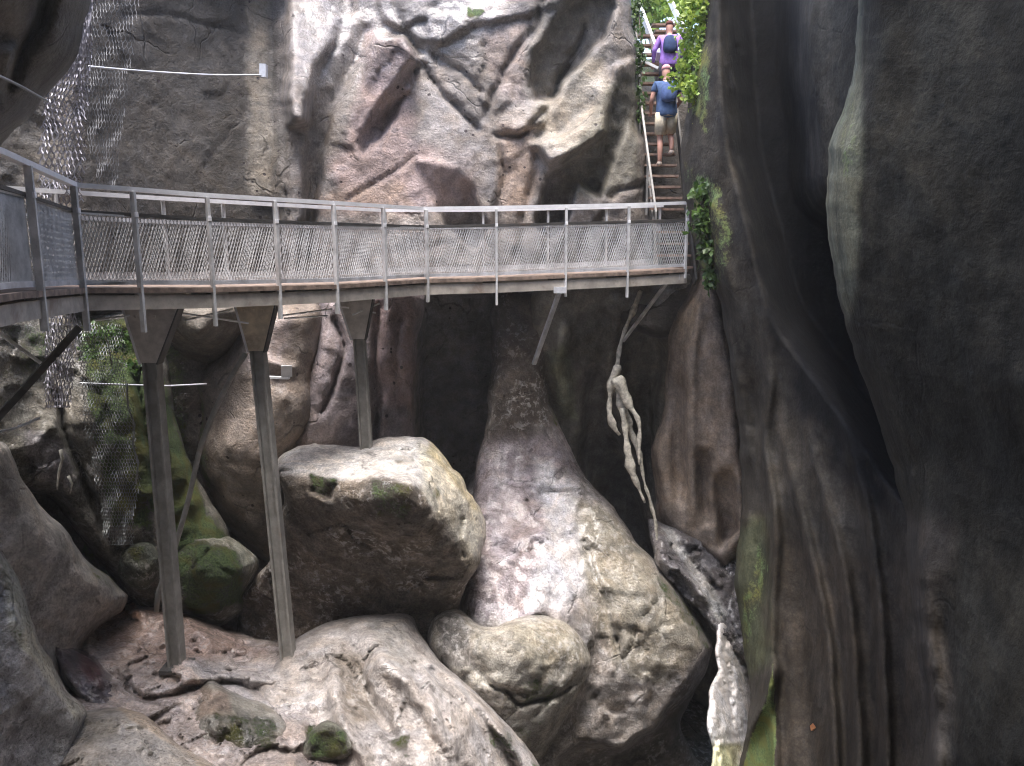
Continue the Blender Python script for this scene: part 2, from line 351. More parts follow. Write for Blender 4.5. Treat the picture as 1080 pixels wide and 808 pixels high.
# ================================================================== THE GORGE (setting)
wall_feats = [
    # grooves and facets of the pink and grey back wall
    ('v', [(303, -60), (300, 40), (296, 110), (303, 215), (300, 300)], 6, 0.124),
    ('f', [(70, -60), (300, -60), (296, 230), (300, 330), (60, 330)], .5, 0, .15, 16),
    ('v', [(232, 30), (250, 60), (268, 90), (240, 140), (210, 190)], 4, 0.037), ('v', [(120, 20), (180, 15), (260, 40)], 5, 0.043), ('v', [(262, -60), (264, 90), (266, 210)], 4, -0.062),
    ('f', [(262, -60), (298, -60), (296, 215), (266, 215)], -.3, 0, -.12, 10),
    ('f', [(372, 20), (392, 28), (384, 60), (352, 120), (336, 215), (330, 340), (312, 340), (318, 215), (322, 120), (345, 70)], 1.0, .6, .45, 12),
    ('f', [(395, 34), (425, 40), (440, 62), (432, 95), (395, 135), (380, 150), (375, 120), (385, 70)], -.8, .4, -.3, 6),
    ('f', [(432, 62), (440, 75), (415, 130), (385, 165), (378, 150), (400, 110)], 1.0, .5, .3, 8),
    ('f', [(300, -60), (385, -60), (372, 10), (340, 70), (322, 130), (302, 130)], .9, -.9, -.35, 14),
    ('v', [(445, 62), (470, 100), (500, 132), (510, 150)], 7, 0.186), ('v', [(452, 52), (490, 80), (512, 100)], 7, 0.155),
    ('v', [(512, 135), (525, 145), (545, 143), (562, 128), (580, 108), (600, 70), (625, 20)], 7, 0.217),
    ('v', [(525, 145), (532, 180), (528, 220), (520, 262), (528, 310)], 7, 0.186), ('v', [(640, 212), (630, 240), (600, 250), (575, 290)], 6, 0.155), ('v', [(512, 135), (518, 100), (540, 60), (566, 25), (575, -20)], 7, 0.155),
    ('f', [(590, 10), (640, -20), (652, 10), (640, 45), (610, 75), (585, 105), (562, 110), (555, 90), (566, 50)], .6, .5, .5, 8),
    ('f', [(560, 108), (582, 105), (572, 130), (545, 142), (525, 135), (528, 115)], -.6, -.8, -.12, 8),
    ('f', [(440, 165), (470, 172), (500, 195), (514, 240), (500, 262), (470, 240), (448, 195)], .3, .9, .28, 8),
    ('f', [(575, 185), (600, 172), (630, 165), (640, 120), (648, 70), (668, 60), (672, 110), (650, 160), (634, 212), (612, 196), (600, 228), (582, 250), (566, 240), (568, 215)], .3, .8, .35, 6),
    ('f', [(560, 150), (590, 140), (622, 110), (620, 90), (640, 60), (650, 70), (640, 140), (610, 165), (580, 178)], -.3, -.8, -.3, 12),
    ('v', [(562, 128), (570, 150), (562, 180), (556, 222), (548, 260), (556, 310)], 6, 0.155), ('v', [(640, 212), (655, 200), (678, 192)], 6, 0.186),
    ('v', [(410, -20), (425, 25), (436, 50), (455, 55)], 5, 0.124), ('v', [(360, 215), (440, 165), (455, 172)], 4, 0.074),
    ('f', [(385, -60), (640, -60), (600, 0), (560, 15), (500, 25), (470, 45), (440, 45), (400, 20)], 0, -.2, -.1, 8),
    # under the bridge: cave and lower wall
    ('f', [(440, 300), (562, 300), (575, 340), (560, 420), (520, 480), (500, 520), (470, 540), (440, 500), (434, 420)], .5, .2, 1.7, 20),
    ('f', [(562, 300), (700, 300), (760, 640), (560, 640)], .8, 0, 1.6, 14),
]
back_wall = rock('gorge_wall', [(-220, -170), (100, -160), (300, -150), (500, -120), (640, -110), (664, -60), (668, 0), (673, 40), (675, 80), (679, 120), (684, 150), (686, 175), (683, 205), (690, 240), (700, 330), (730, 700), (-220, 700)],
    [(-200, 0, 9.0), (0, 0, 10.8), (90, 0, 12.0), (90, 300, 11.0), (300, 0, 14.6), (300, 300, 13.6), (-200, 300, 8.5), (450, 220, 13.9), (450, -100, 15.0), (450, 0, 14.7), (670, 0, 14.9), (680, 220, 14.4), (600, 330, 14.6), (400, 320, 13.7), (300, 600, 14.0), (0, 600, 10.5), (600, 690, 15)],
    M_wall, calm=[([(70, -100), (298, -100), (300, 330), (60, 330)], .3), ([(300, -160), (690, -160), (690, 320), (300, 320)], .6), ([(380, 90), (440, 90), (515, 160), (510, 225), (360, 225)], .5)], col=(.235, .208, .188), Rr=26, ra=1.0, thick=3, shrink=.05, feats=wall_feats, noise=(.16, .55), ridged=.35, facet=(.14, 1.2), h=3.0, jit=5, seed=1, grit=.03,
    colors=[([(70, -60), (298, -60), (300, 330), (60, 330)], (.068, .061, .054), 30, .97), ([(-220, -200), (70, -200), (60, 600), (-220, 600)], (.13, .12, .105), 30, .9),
            ([(264, -60), (284, -60), (284, 80), (290, 210), (264, 210)], (.24, .21, .17), 12, .8),
            ([(390, 30), (440, 60), (430, 150), (500, 160), (505, 215), (360, 225), (350, 180), (380, 110)], (.33, .255, .24), 20, .9),
            ([(450, 60), (520, 140), (530, 220), (450, 150)], (.28, .255, .245), 20, .7),
            ([(525, 130), (565, 130), (560, 225), (528, 225)], (.34, .26, .21), 12, .8), ([(500, 0), (560, 10), (550, 110), (520, 90)], (.32, .26, .235), 14, .7),
            ([(385, 220), (330, 220), (340, 200), (420, 190), (440, 220)], (.30, .225, .18), 14, .7),
            ([(575, 80), (640, 60), (640, 140), (600, 160), (560, 150)], (.31, .275, .225), 16, .8), ([(625, 110), (672, 60), (676, 180), (632, 215), (580, 200)], (.15, .14, .11), 12, .8),
            ([(565, -20), (660, -30), (640, 40), (585, 105), (555, 100)], (.15, .14, .125), 12, .7),
            ([(300, -100), (640, -100), (560, 10), (470, 40), (370, 20), (300, 120)], (.215, .195, .19), 26, .8),
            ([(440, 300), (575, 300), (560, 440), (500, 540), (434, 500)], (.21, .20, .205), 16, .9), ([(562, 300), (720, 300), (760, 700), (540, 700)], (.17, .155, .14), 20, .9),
            ([(60, 330), (200, 330), (200, 640), (60, 640)], (.20, .195, .16), 20, .8)],
    moss=[([(490, 5), (510, 8), (505, 18), (492, 16)], 6, .8), ([(70, 340), (200, 340), (200, 620), (90, 620)], 20, .55), ([(662, -40), (690, -40), (690, 140), (672, 120)], 8, .7), ([(-40, 340), (70, 340), (60, 500), (-40, 470)], 20, .3)],
    wet=[(None, 1, .1), ([(300, -60), (560, -60), (500, 60), (320, 100)], 20, .9)])
tag(back_wall, kind='structure')

# top-left overhang
o = rock('gorge_wall', [(-260, -200), (120, -180), (100, -40), (95, 0), (86, 38), (74, 72), (52, 95), (42, 110), (26, 128), (4, 150), (-30, 190), (-120, 220), (-260, 200)],
    [(-200, 0, 5.2), (0, 0, 6.4), (95, 0, 7.2), (0, 140, 7.3), (50, -150, 6.4)], M_grey, col=(.085, .08, .07), Rr=34, ra=.7, thick=1.4, shrink=.3, h=4, seed=2, noise=(.12, .7),
    feats=[('v', [(58, -20), (40, 30), (12, 80), (-10, 120)], 12, .25), ('f', [(-40, 40), (20, 50), (5, 110), (-40, 110)], -.5, -.3, -.25, 14)],
    colors=[([(-60, 20), (32, -30), (15, 90), (-60, 120)], (.15, .13, .105), 14, .9)], wet=[(None, 1, .2)])
tag(o, kind='structure')

# cave side column and big wet slab
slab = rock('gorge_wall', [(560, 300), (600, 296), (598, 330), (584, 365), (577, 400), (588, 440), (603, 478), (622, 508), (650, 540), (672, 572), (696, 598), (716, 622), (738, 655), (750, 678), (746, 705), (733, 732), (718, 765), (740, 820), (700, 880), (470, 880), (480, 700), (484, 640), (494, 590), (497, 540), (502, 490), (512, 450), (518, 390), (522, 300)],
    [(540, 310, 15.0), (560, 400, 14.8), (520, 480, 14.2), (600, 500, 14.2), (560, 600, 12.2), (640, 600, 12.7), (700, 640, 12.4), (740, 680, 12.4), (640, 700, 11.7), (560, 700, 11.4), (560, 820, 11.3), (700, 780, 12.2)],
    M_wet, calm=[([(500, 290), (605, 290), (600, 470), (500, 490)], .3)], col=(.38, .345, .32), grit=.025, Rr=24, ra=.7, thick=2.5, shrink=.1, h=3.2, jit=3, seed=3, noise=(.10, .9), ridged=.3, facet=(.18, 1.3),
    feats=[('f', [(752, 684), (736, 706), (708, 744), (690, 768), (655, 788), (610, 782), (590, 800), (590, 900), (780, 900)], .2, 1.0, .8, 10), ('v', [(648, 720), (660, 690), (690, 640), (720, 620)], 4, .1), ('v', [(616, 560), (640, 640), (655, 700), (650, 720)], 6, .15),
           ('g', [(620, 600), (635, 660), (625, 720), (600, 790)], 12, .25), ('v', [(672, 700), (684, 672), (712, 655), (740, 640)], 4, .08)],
    colors=[([(515, 290), (600, 290), (590, 430), (560, 480), (512, 470)], (.095, .075, .062), 30, .97), ([(490, 480), (600, 450), (620, 560), (600, 650), (484, 650)], (.42, .36, .38), 20, .9), ([(560, 480), (612, 510), (625, 600), (600, 650), (560, 640), (575, 560)], (.72, .70, .72), 14, .8), ([(640, 630), (656, 640), (664, 700), (650, 705)], (.65, .62, .60), 8, .8),  # the whitest patches put wet glare into the colour
            ([(736, 712), (708, 750), (690, 774), (655, 794), (600, 800), (600, 880), (760, 880)], (.13, .12, .105), 12, .8), ([(600, 520), (650, 540), (745, 680), (700, 720), (640, 700)], (.33, .30, .235), 14, .8)],  # first patch darkens the undercut with painted shade
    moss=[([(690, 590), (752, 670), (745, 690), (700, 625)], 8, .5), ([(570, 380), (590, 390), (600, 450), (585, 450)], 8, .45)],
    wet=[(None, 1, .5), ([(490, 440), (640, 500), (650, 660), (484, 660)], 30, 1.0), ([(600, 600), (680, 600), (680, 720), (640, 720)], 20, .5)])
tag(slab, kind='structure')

# dark hollowed wall right of the slab
o = rock('gorge_wall', [(575, 292), (740, 285), (800, 300), (800, 700), (770, 760), (690, 700), (600, 560), (560, 400)],
    [(580, 300, 14.6), (620, 400, 15.4), (700, 320, 15.2), (640, 500, 15.6), (700, 560, 15.6), (780, 640, 15.0), (780, 300, 15)],
    M_flute, col=(.15, .14, .12), Rr=18, ra=.4, thick=2, shrink=.05, h=4, seed=4, noise=(.10, .7),
    feats=[('f', [(610, 430), (625, 380), (640, 400), (665, 490), (700, 600), (660, 590), (625, 530), (608, 480)], .4, .5, .7, 14), ('f', [(655, 330), (690, 340), (705, 370), (690, 440), (690, 560), (668, 480), (650, 400)], .5, .3, .8, 14),
           ('g', [(600, 330), (590, 390), (600, 440)], 9, -.3), ('g', [(640, 310), (655, 330), (650, 360)], 9, -.15)],
    colors=[([(580, 370), (600, 360), (605, 440), (590, 440)], (.24, .26, .18), 10, .7), ([(610, 380), (650, 380), (700, 600), (610, 520)], (.13, .12, .11), 16, .8), ([(700, 300), (740, 300), (720, 330), (690, 325)], (.35, .34, .32), 8, .8),
            ([(690, 560), (770, 600), (775, 670), (720, 620)], (.26, .23, .21), 12, .8)],
    wet=[(None, 1, .4), ([(690, 560), (790, 590), (780, 680), (700, 620)], 14, 1.0)])
tag(o, kind='structure')
# narrow flakes of rock
o = rock('gorge_wall', [(737, 285), (722, 318), (707, 352), (703, 400), (698, 440), (688, 470), (690, 520), (700, 560), (740, 590), (770, 600), (790, 560), (786, 470), (775, 390), (765, 320), (757, 285)],
    [(740, 290, 13.6), (700, 420, 14.0), (740, 450, 13.6), (780, 560, 13.4), (700, 560, 14.2)], M_flute, col=(.27, .22, .18), Rr=16, ra=.6, thick=1.6, shrink=.2, h=3.2, seed=5, warp=2, noise=(.06, .9), vstretch=3,
    feats=[('g', [(715, 380), (716, 460), (720, 540)], 10, .35), ('g', [(745, 470), (742, 510), (750, 560)], 8, .3), ('g', [(738, 300), (728, 420), (735, 560)], 6, -.2), ('f', [(750, 500), (775, 490), (782, 560), (760, 580)], .3, .5, .4, 10)], wet=[(None, 1, .25)])
tag(o, kind='structure')
# ledge of wet rock dropping to the cleft
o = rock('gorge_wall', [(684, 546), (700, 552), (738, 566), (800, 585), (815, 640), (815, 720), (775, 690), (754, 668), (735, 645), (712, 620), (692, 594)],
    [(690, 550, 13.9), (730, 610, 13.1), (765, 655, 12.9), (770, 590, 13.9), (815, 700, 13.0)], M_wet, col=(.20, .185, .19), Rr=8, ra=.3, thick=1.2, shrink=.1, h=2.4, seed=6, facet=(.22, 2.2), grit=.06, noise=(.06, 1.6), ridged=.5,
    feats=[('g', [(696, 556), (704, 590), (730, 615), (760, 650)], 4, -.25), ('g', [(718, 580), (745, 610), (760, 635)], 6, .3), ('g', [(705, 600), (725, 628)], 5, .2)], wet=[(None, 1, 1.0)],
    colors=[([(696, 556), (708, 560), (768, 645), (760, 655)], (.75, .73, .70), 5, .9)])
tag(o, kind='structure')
# cleft bottom, coloured near white to stand in for direct light
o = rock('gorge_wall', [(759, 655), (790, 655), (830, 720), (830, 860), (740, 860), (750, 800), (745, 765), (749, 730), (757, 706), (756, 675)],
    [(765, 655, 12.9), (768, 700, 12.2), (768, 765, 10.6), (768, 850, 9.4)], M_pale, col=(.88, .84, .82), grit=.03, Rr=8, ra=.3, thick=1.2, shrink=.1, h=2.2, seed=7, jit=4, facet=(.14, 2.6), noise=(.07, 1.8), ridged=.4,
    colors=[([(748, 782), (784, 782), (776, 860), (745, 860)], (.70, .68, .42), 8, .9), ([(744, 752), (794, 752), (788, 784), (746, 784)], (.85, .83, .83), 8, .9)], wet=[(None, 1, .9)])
tag(o, kind='structure')

# right-hand walls, nearer and nearer
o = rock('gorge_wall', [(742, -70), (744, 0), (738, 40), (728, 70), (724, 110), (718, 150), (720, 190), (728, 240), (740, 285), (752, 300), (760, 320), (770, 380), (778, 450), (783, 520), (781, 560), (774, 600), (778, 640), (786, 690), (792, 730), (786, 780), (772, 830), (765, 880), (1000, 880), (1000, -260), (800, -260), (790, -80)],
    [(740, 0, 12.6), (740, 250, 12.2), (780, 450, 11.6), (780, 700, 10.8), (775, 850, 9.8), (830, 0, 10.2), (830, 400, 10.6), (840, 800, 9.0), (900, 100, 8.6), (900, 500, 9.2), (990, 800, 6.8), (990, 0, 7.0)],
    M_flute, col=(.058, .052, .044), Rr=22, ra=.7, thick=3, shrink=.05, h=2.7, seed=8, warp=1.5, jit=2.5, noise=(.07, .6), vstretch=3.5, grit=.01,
    feats=[('f', [(762, -300), (836, -300), (846, 60), (856, 140), (868, 210), (960, 240), (1010, 400), (965, 520), (920, 470), (870, 400), (822, 330), (800, 250), (772, 120)], .4, -.2, 3.4, 40),
           ('g', [(800, 280), (812, 400), (806, 460), (818, 560), (814, 660), (822, 960)], 6, -.28), ('g', [(790, 330), (796, 440), (800, 600), (796, 700)], 12, .3),
           ('g', [(815, 420), (850, 560), (875, 680), (888, 960)], 6, -.22), ('g', [(840, 420), (890, 600), (905, 760), (912, 960)], 6, -.22), ('g', [(850, 520), (885, 700), (895, 960)], 10, .14), ('g', [(830, 520), (850, 700), (858, 960)], 12, .2),
           ('g', [(870, 380), (915, 540), (932, 700), (938, 960)], 6, -.2), ('g', [(890, 460), (912, 620), (922, 760), (925, 960)], 9, .15), ('g', [(920, 480), (945, 620), (958, 960)], 10, .12),
           ('g', [(765, 330), (780, 420), (800, 520)], 7, -.18), ('g', [(754, 200), (765, 300), (780, 330)], 8, -.2),
           ('v', [(818, 690), (808, 740), (780, 790), (760, 850)], 14, -.5)],
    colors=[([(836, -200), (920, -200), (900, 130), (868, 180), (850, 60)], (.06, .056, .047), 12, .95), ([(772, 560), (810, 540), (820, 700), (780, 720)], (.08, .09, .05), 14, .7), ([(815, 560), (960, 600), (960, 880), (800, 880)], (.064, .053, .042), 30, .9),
            ([(748, -300), (838, -300), (848, 60), (858, 140), (868, 205), (960, 240), (1010, 480), (970, 560), (910, 520), (850, 440), (800, 310), (778, 200), (760, 110)], (.010, .010, .011), 40, .99)],  # recess blackened: its shade is put into the colour
    moss=[([(800, 560), (812, 600), (790, 680), (780, 690), (782, 640)], 8, .5), ([(815, 700), (820, 760), (812, 860), (770, 860), (792, 780), (808, 740)], 6, 1.0), ([(722, 170), (760, 190), (775, 260), (755, 310), (735, 280)], 12, .5), ([(734, 20), (750, 60), (745, 140), (728, 120)], 10, .6)],
    wet=())
tag(o, kind='structure')
o = rock('gorge_wall', [(912, -260), (905, 0), (902, 60), (893, 105), (878, 140), (872, 185), (873, 240), (882, 300), (892, 345), (908, 390), (925, 440), (942, 500), (955, 550), (960, 620), (968, 690), (978, 760), (985, 900), (1400, 900), (1500, -260)],
    [(905, 0, 6.0), (875, 200, 6.2), (950, 500, 6.0), (980, 850, 4.9), (1080, 0, 4.6), (1080, 400, 4.3), (1080, 800, 3.9), (1400, 300, 2.0), (1400, 800, 1.8), (1400, -200, 2.2)],
    M_flute, col=(.033, .031, .025), Rr=30, ra=.8, thick=3, shrink=.05, h=4.5, seed=9, warp=2, jit=3, noise=(.09, .5), vstretch=1.3, grit=.008,
    feats=[('g', [(960, 540), (975, 640), (985, 760), (990, 900)], 11, -.15), ('g', [(985, 600), (1000, 720), (1005, 900)], 14, .15)],
    colors=[([(890, -50), (909, -50), (908, 90), (911, 170), (905, 250), (896, 350), (884, 310), (868, 240), (868, 185), (878, 130), (895, 90)], (.16, .16, .115), 9, .85), ([(955, 540), (1000, 560), (1010, 900), (960, 900)], (.065, .056, .048), 30, .8)],  # first patch paints light from the opening along the rim
    moss=[([(880, 110), (905, 90), (908, 170), (890, 200)], 8, .35)], wet=())
tag(o, kind='structure')
# dark rock behind and under the stair
o = rock('gorge_wall', [(640, 70), (676, 84), (700, 96), (740, 90), (780, 60), (800, 330), (640, 330)],
    [(640, 100, 17.5), (760, 100, 17.0), (700, 320, 15.0), (700, 180, 16.4)], M_grey, col=(.07, .062, .055), Rr=14, ra=.4, thick=3, shrink=.1, h=4, seed=10, noise=(.15, .9))
tag(o, kind='structure')

# left foreground walls
o = rock('gorge_wall', [(-260, 440), (-20, 462), (8, 470), (22, 500), (40, 530), (66, 556), (92, 590), (118, 612), (134, 628), (128, 645), (104, 662), (84, 690), (70, 740), (60, 800), (-260, 840)],
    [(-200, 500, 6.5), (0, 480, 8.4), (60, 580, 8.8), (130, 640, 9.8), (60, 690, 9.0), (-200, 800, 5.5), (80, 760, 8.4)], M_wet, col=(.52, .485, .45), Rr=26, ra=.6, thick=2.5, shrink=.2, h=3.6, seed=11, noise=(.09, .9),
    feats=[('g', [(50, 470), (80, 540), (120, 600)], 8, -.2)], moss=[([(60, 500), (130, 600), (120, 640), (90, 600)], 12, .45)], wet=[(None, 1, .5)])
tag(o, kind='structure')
o = rock('gorge_wall', [(-260, 540), (-30, 565), (0, 582), (16, 604), (27, 632), (38, 668), (58, 706), (78, 734), (92, 752), (80, 800), (60, 860), (-260, 880)],
    [(-200, 600, 4.8), (0, 600, 6.6), (80, 740, 6.9), (0, 800, 6.2), (-200, 850, 4.5)], M_wet, col=(.36, .35, .34), Rr=16, ra=.5, thick=2, shrink=.15, h=3.2, seed=12, noise=(.11, .9), facet=(.05, 1.5), feats=[('g', [(-30, 568), (10, 590), (28, 632), (40, 668), (60, 706), (88, 748)], 5, -.12)],
    colors=[([(-10, 580), (20, 600), (40, 670), (95, 750), (80, 760), (20, 680)], (.50, .48, .38), 5, .9), ([(-60, 680), (30, 690), (50, 860), (-60, 860)], (.34, .32, .32), 14, .7)], wet=[(None, 1, .7)], moss=[([(10, 620), (40, 700), (20, 760)], 10, .3)])
tag(o, kind='structure')

# gorge floor: one continuous sheet of rock under everything
xs = np.linspace(-16, 14, 150); ys = np.linspace(-8, 24, 160); GX, GY = np.meshgrid(xs, ys); P = np.stack([GX.ravel(), GY.ravel(), 0*GX.ravel()], 1)
z = -6.6+.5*fbm(P*.35, 5)+.12*voro(P*.9)-np.clip(6.5-P[:, 1], 0, 10)*.35-sm((P[:, 0]+2)/2.5)*3.2-.5
P[:, 2] = z; nx, ny = 150, 160; idx = np.arange(nx*ny).reshape(ny, nx)
me = bpy.data.meshes.new('ground'); me.from_pydata(P.tolist(), [], np.stack([idx[:-1, :-1].ravel(), idx[:-1, 1:].ravel(), idx[1:, 1:].ravel(), idx[1:, :-1].ravel()], 1).tolist())
ca = me.attributes.new('Col', 'FLOAT_COLOR', 'POINT'); ca.data.foreach_set('color', np.tile([.16, .14, .125, 1], len(P)).astype(np.float32))
me.polygons.foreach_set('use_smooth', np.ones(len(me.polygons), bool)); tag(link_mesh('ground', me, M_wet), kind='structure')

# unseen gorge masses around the camera; the overhangs are added to block light
def mass(x0, x1, y0, y1, z0, z1, seed, col=(.16, .145, .125), amp=.8, n=26):
    bm = bmesh.new(); bmesh.ops.create_cube(bm, size=1); bmesh.ops.subdivide_edges(bm, edges=bm.edges[:], cuts=n, use_grid_fill=True)
    for v in bm.verts: v.co = Vector((x0+(v.co.x+.5)*(x1-x0), y0+(v.co.y+.5)*(y1-y0), z0+(v.co.z+.5)*(z1-z0)))
    bm.normal_update(); me = bpy.data.meshes.new('gorge_wall'); bm.to_mesh(me); bm.free()
    co = np.array([v.co for v in me.vertices]); q = co*.25+seed
    co = co+amp*np.stack([fbm(q, 5), fbm(q+30, 5), fbm(q+60, 5)], 1)*1.5
    me.vertices.foreach_set('co', co.ravel()); ca = me.attributes.new('Col', 'FLOAT_COLOR', 'POINT'); ca.data.foreach_set('color', np.tile([*col, 1], len(co)).astype(np.float32))
    me.polygons.foreach_set('use_smooth', np.ones(len(me.polygons), bool)); me.update()
    return tag(link_mesh('gorge_wall', me, M_grey), kind='structure')  # unseen masses, among them the overhang and roof added to block light
mass(5.2, 18, -8, 10.5, 6.5, 16, 1); mass(2.5, 12, -8, 7.2, 5.6, 10, 6)         # unseen overhang, added to keep light off the right-hand walls
mass(6.5, 16, -8, 16, -9, 9, 2)             # behind the right-hand walls
mass(-14, 14, -12, -4, -9, 11, 3)           # behind the camera
mass(-21, -12, -8, 20, -9, 9, 4)           # left
mass(-3.5, 6, -6, -1, 6.5, 14, 5)            # unseen roof added above the camera to narrow the light opening

# ================================================================== rock bulges of the lower wall
def wallrock(**k): return tag(rock('gorge_wall', **k), kind='structure')
wallrock(outline=[(172, 322), (262, 322), (258, 350), (240, 378), (220, 393), (190, 392), (172, 372), (165, 345)], ctrl=[(210, 325, 11.6), (210, 350, 11.4), (210, 392, 12.9), (170, 360, 12.3), (260, 340, 12.2)], mat=M_grey, col=(.17, .15, .125), Rr=16, ra=.5, thick=1.5, seed=21, h=3, noise=(.05, .9))
wallrock(outline=[(196, 400), (206, 385), (236, 368), (258, 330), (336, 322), (338, 390), (330, 450), (308, 480), (297, 540), (285, 592), (262, 578), (236, 548), (210, 500), (198, 450)],
    ctrl=[(230, 400, 12.3), (300, 330, 12.2), (300, 420, 11.9), (240, 470, 11.9), (270, 590, 12.6), (200, 440, 12.8), (335, 400, 12.7)], mat=M_wall, col=(.235, .195, .165), Rr=26, ra=.8, thick=2, seed=22, h=3, noise=(.09, .8),
    feats=[('v', [(252, 322), (262, 355), (280, 372)], 6, .25), ('f', [(280, 378), (312, 384), (310, 400), (284, 402)], 0, 1.2, -.1, 6)], colors=[([(255, 335), (310, 330), (290, 400), (240, 380)], (.33, .28, .27), 16, .8)], moss=[([(196, 400), (215, 395), (230, 560), (196, 480)], 10, .5)], wet=[(None, 1, .3)])
wallrock(outline=[(336, 318), (350, 310), (444, 306), (440, 360), (436, 430), (442, 500), (400, 520), (330, 520), (300, 520), (305, 478), (316, 440), (326, 390), (334, 350)],
    ctrl=[(350, 320, 12.9), (430, 320, 13.2), (380, 400, 12.6), (320, 480, 12.5), (430, 480, 13.2)], mat=M_wall, col=(.27, .23, .235), Rr=14, ra=.5, thick=2, seed=23, h=3, noise=(.08, .9), facet=(.06, 1.2),
    feats=[('v', [(352, 330), (362, 370), (350, 410), (330, 440)], 6, .25), ('v', [(404, 310), (396, 360), (400, 420), (392, 480)], 8, .3), ('v', [(426, 320), (418, 380), (424, 440)], 5, .15)],
    colors=[([(395, 305), (440, 305), (436, 430), (400, 430)], (.32, .23, .22), 10, .8)], wet=[(None, 1, .45)])
wallrock(outline=[(-200, 330), (60, 325), (150, 330), (176, 380), (186, 440), (206, 500), (240, 560), (250, 620), (160, 650), (110, 600), (80, 560), (40, 520), (-200, 520)],
    ctrl=[(0, 340, 9.4), (80, 340, 10.6), (150, 340, 11.3), (120, 450, 10.4), (60, 450, 9.8), (0, 480, 9.2), (160, 620, 10.8), (240, 600, 11.2), (-180, 400, 7.5)], mat=M_bould, col=(.25, .235, .20), Rr=22, ra=.8, thick=2, seed=24, h=3, noise=(.16, 1.1), ridged=.4, facet=(.14, 1.4),
    feats=[('v', [(52, 400), (75, 470), (100, 540), (130, 590)], 9, .35), ('v', [(140, 380), (158, 450), (170, 520)], 10, .4)],
    colors=[([(30, 450), (70, 470), (75, 520), (30, 500)], (.24, .22, .24), 12, .7)],
    moss=[([(88, 335), (150, 335), (175, 400), (210, 520), (240, 570), (200, 600), (150, 520), (90, 430)], 16, .95), ([(95, 430), (150, 430), (160, 560), (110, 560)], 14, .7), ([(0, 340), (60, 340), (60, 420), (0, 400)], 14, .45)], wet=[(None, 1, .4)])

# ================================================================== boulders
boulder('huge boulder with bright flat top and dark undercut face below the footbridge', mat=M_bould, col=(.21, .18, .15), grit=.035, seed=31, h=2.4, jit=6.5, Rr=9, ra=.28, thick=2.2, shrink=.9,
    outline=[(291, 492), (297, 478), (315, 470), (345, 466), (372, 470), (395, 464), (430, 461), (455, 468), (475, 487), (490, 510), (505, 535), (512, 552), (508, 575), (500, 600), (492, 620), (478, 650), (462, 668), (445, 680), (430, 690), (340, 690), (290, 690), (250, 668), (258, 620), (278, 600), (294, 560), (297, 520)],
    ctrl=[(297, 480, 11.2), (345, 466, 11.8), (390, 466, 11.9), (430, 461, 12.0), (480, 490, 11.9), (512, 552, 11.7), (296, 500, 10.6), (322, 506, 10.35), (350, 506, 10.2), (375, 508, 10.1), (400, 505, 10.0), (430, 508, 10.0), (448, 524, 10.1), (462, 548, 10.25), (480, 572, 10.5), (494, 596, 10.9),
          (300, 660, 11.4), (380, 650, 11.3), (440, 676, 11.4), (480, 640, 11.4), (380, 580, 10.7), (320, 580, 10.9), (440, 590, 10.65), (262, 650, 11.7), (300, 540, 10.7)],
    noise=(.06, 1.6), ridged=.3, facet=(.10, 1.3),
    feats=[('f', [(318, 500), (360, 505), (350, 528), (325, 522)], 0, 1.0, .12, 8), ('g', [(400, 560), (395, 600), (410, 640)], 10, .12), ('v', [(450, 480), (475, 492), (470, 500), (480, 512)], 4, .12), ('v', [(488, 545), (484, 570), (492, 590)], 4, .15), ('v', [(380, 490), (420, 497), (450, 492)], 4, .08)],
    colors=[([(285, 460), (460, 450), (450, 512), (400, 503), (350, 506), (290, 500)], (.70, .66, .62), 7, .95), ([(440, 465), (480, 480), (520, 550), (500, 600), (470, 555), (445, 520)], (.58, .54, .45), 9, .95), ([(455, 464), (478, 480), (512, 545), (500, 540), (470, 500), (450, 478)], (.52, .43, .24), 6, .7)],  # pale top and right facet carry the light from above as colour
    moss=[([(385, 500), (440, 510), (430, 550), (395, 550)], 14, .5), ([(322, 502), (358, 505), (345, 528), (325, 520)], 8, .5), ([(415, 478), (440, 476), (438, 490), (415, 490)], 6, .4), ([(452, 512), (464, 512), (462, 526), (452, 524)], 5, .5)], wet=[([(285, 455), (480, 450), (520, 560), (495, 590), (440, 510), (290, 505)], 10, .45)])
boulder('rounded pale boulder with a curved crack, wedged against the wet slab', mat=M_bould, col=(.44, .41, .355), grit=.02, seed=32, h=2.6, jit=2, Rr=22, ra=.6, thick=1.6, shrink=.9,
    outline=[(452, 655), (470, 641), (485, 643), (505, 658), (527, 660), (552, 650), (577, 649), (602, 659), (619, 680), (624, 702), (615, 724), (601, 747), (590, 772), (575, 797), (558, 804), (530, 785), (500, 748), (470, 712), (452, 682)],
    ctrl=[(480, 645, 11.0), (580, 650, 11.3), (620, 700, 11.0), (550, 690, 10.3), (500, 700, 10.3), (580, 790, 10.9), (470, 700, 10.6), (560, 750, 10.5)], noise=(.06, 1.5), facet=(.10, 1.8),
    feats=[('v', [(528, 722), (545, 742), (575, 740), (600, 722), (622, 705)], 5, .18), ('g', [(478, 650), (490, 690), (520, 720)], 10, .15), ('v', [(505, 700), (520, 725), (560, 735)], 5, .1)],
    colors=[([(530, 655), (600, 655), (620, 700), (560, 710)], (.38, .34, .26), 14, .7), ([(455, 650), (490, 645), (500, 700), (470, 700)], (.20, .19, .185), 10, .8)], moss=[([(545, 715), (590, 720), (580, 750), (550, 745)], 10, .5), ([(540, 760), (580, 760), (560, 795)], 8, .4)], wet=[(None, 1, .35)])
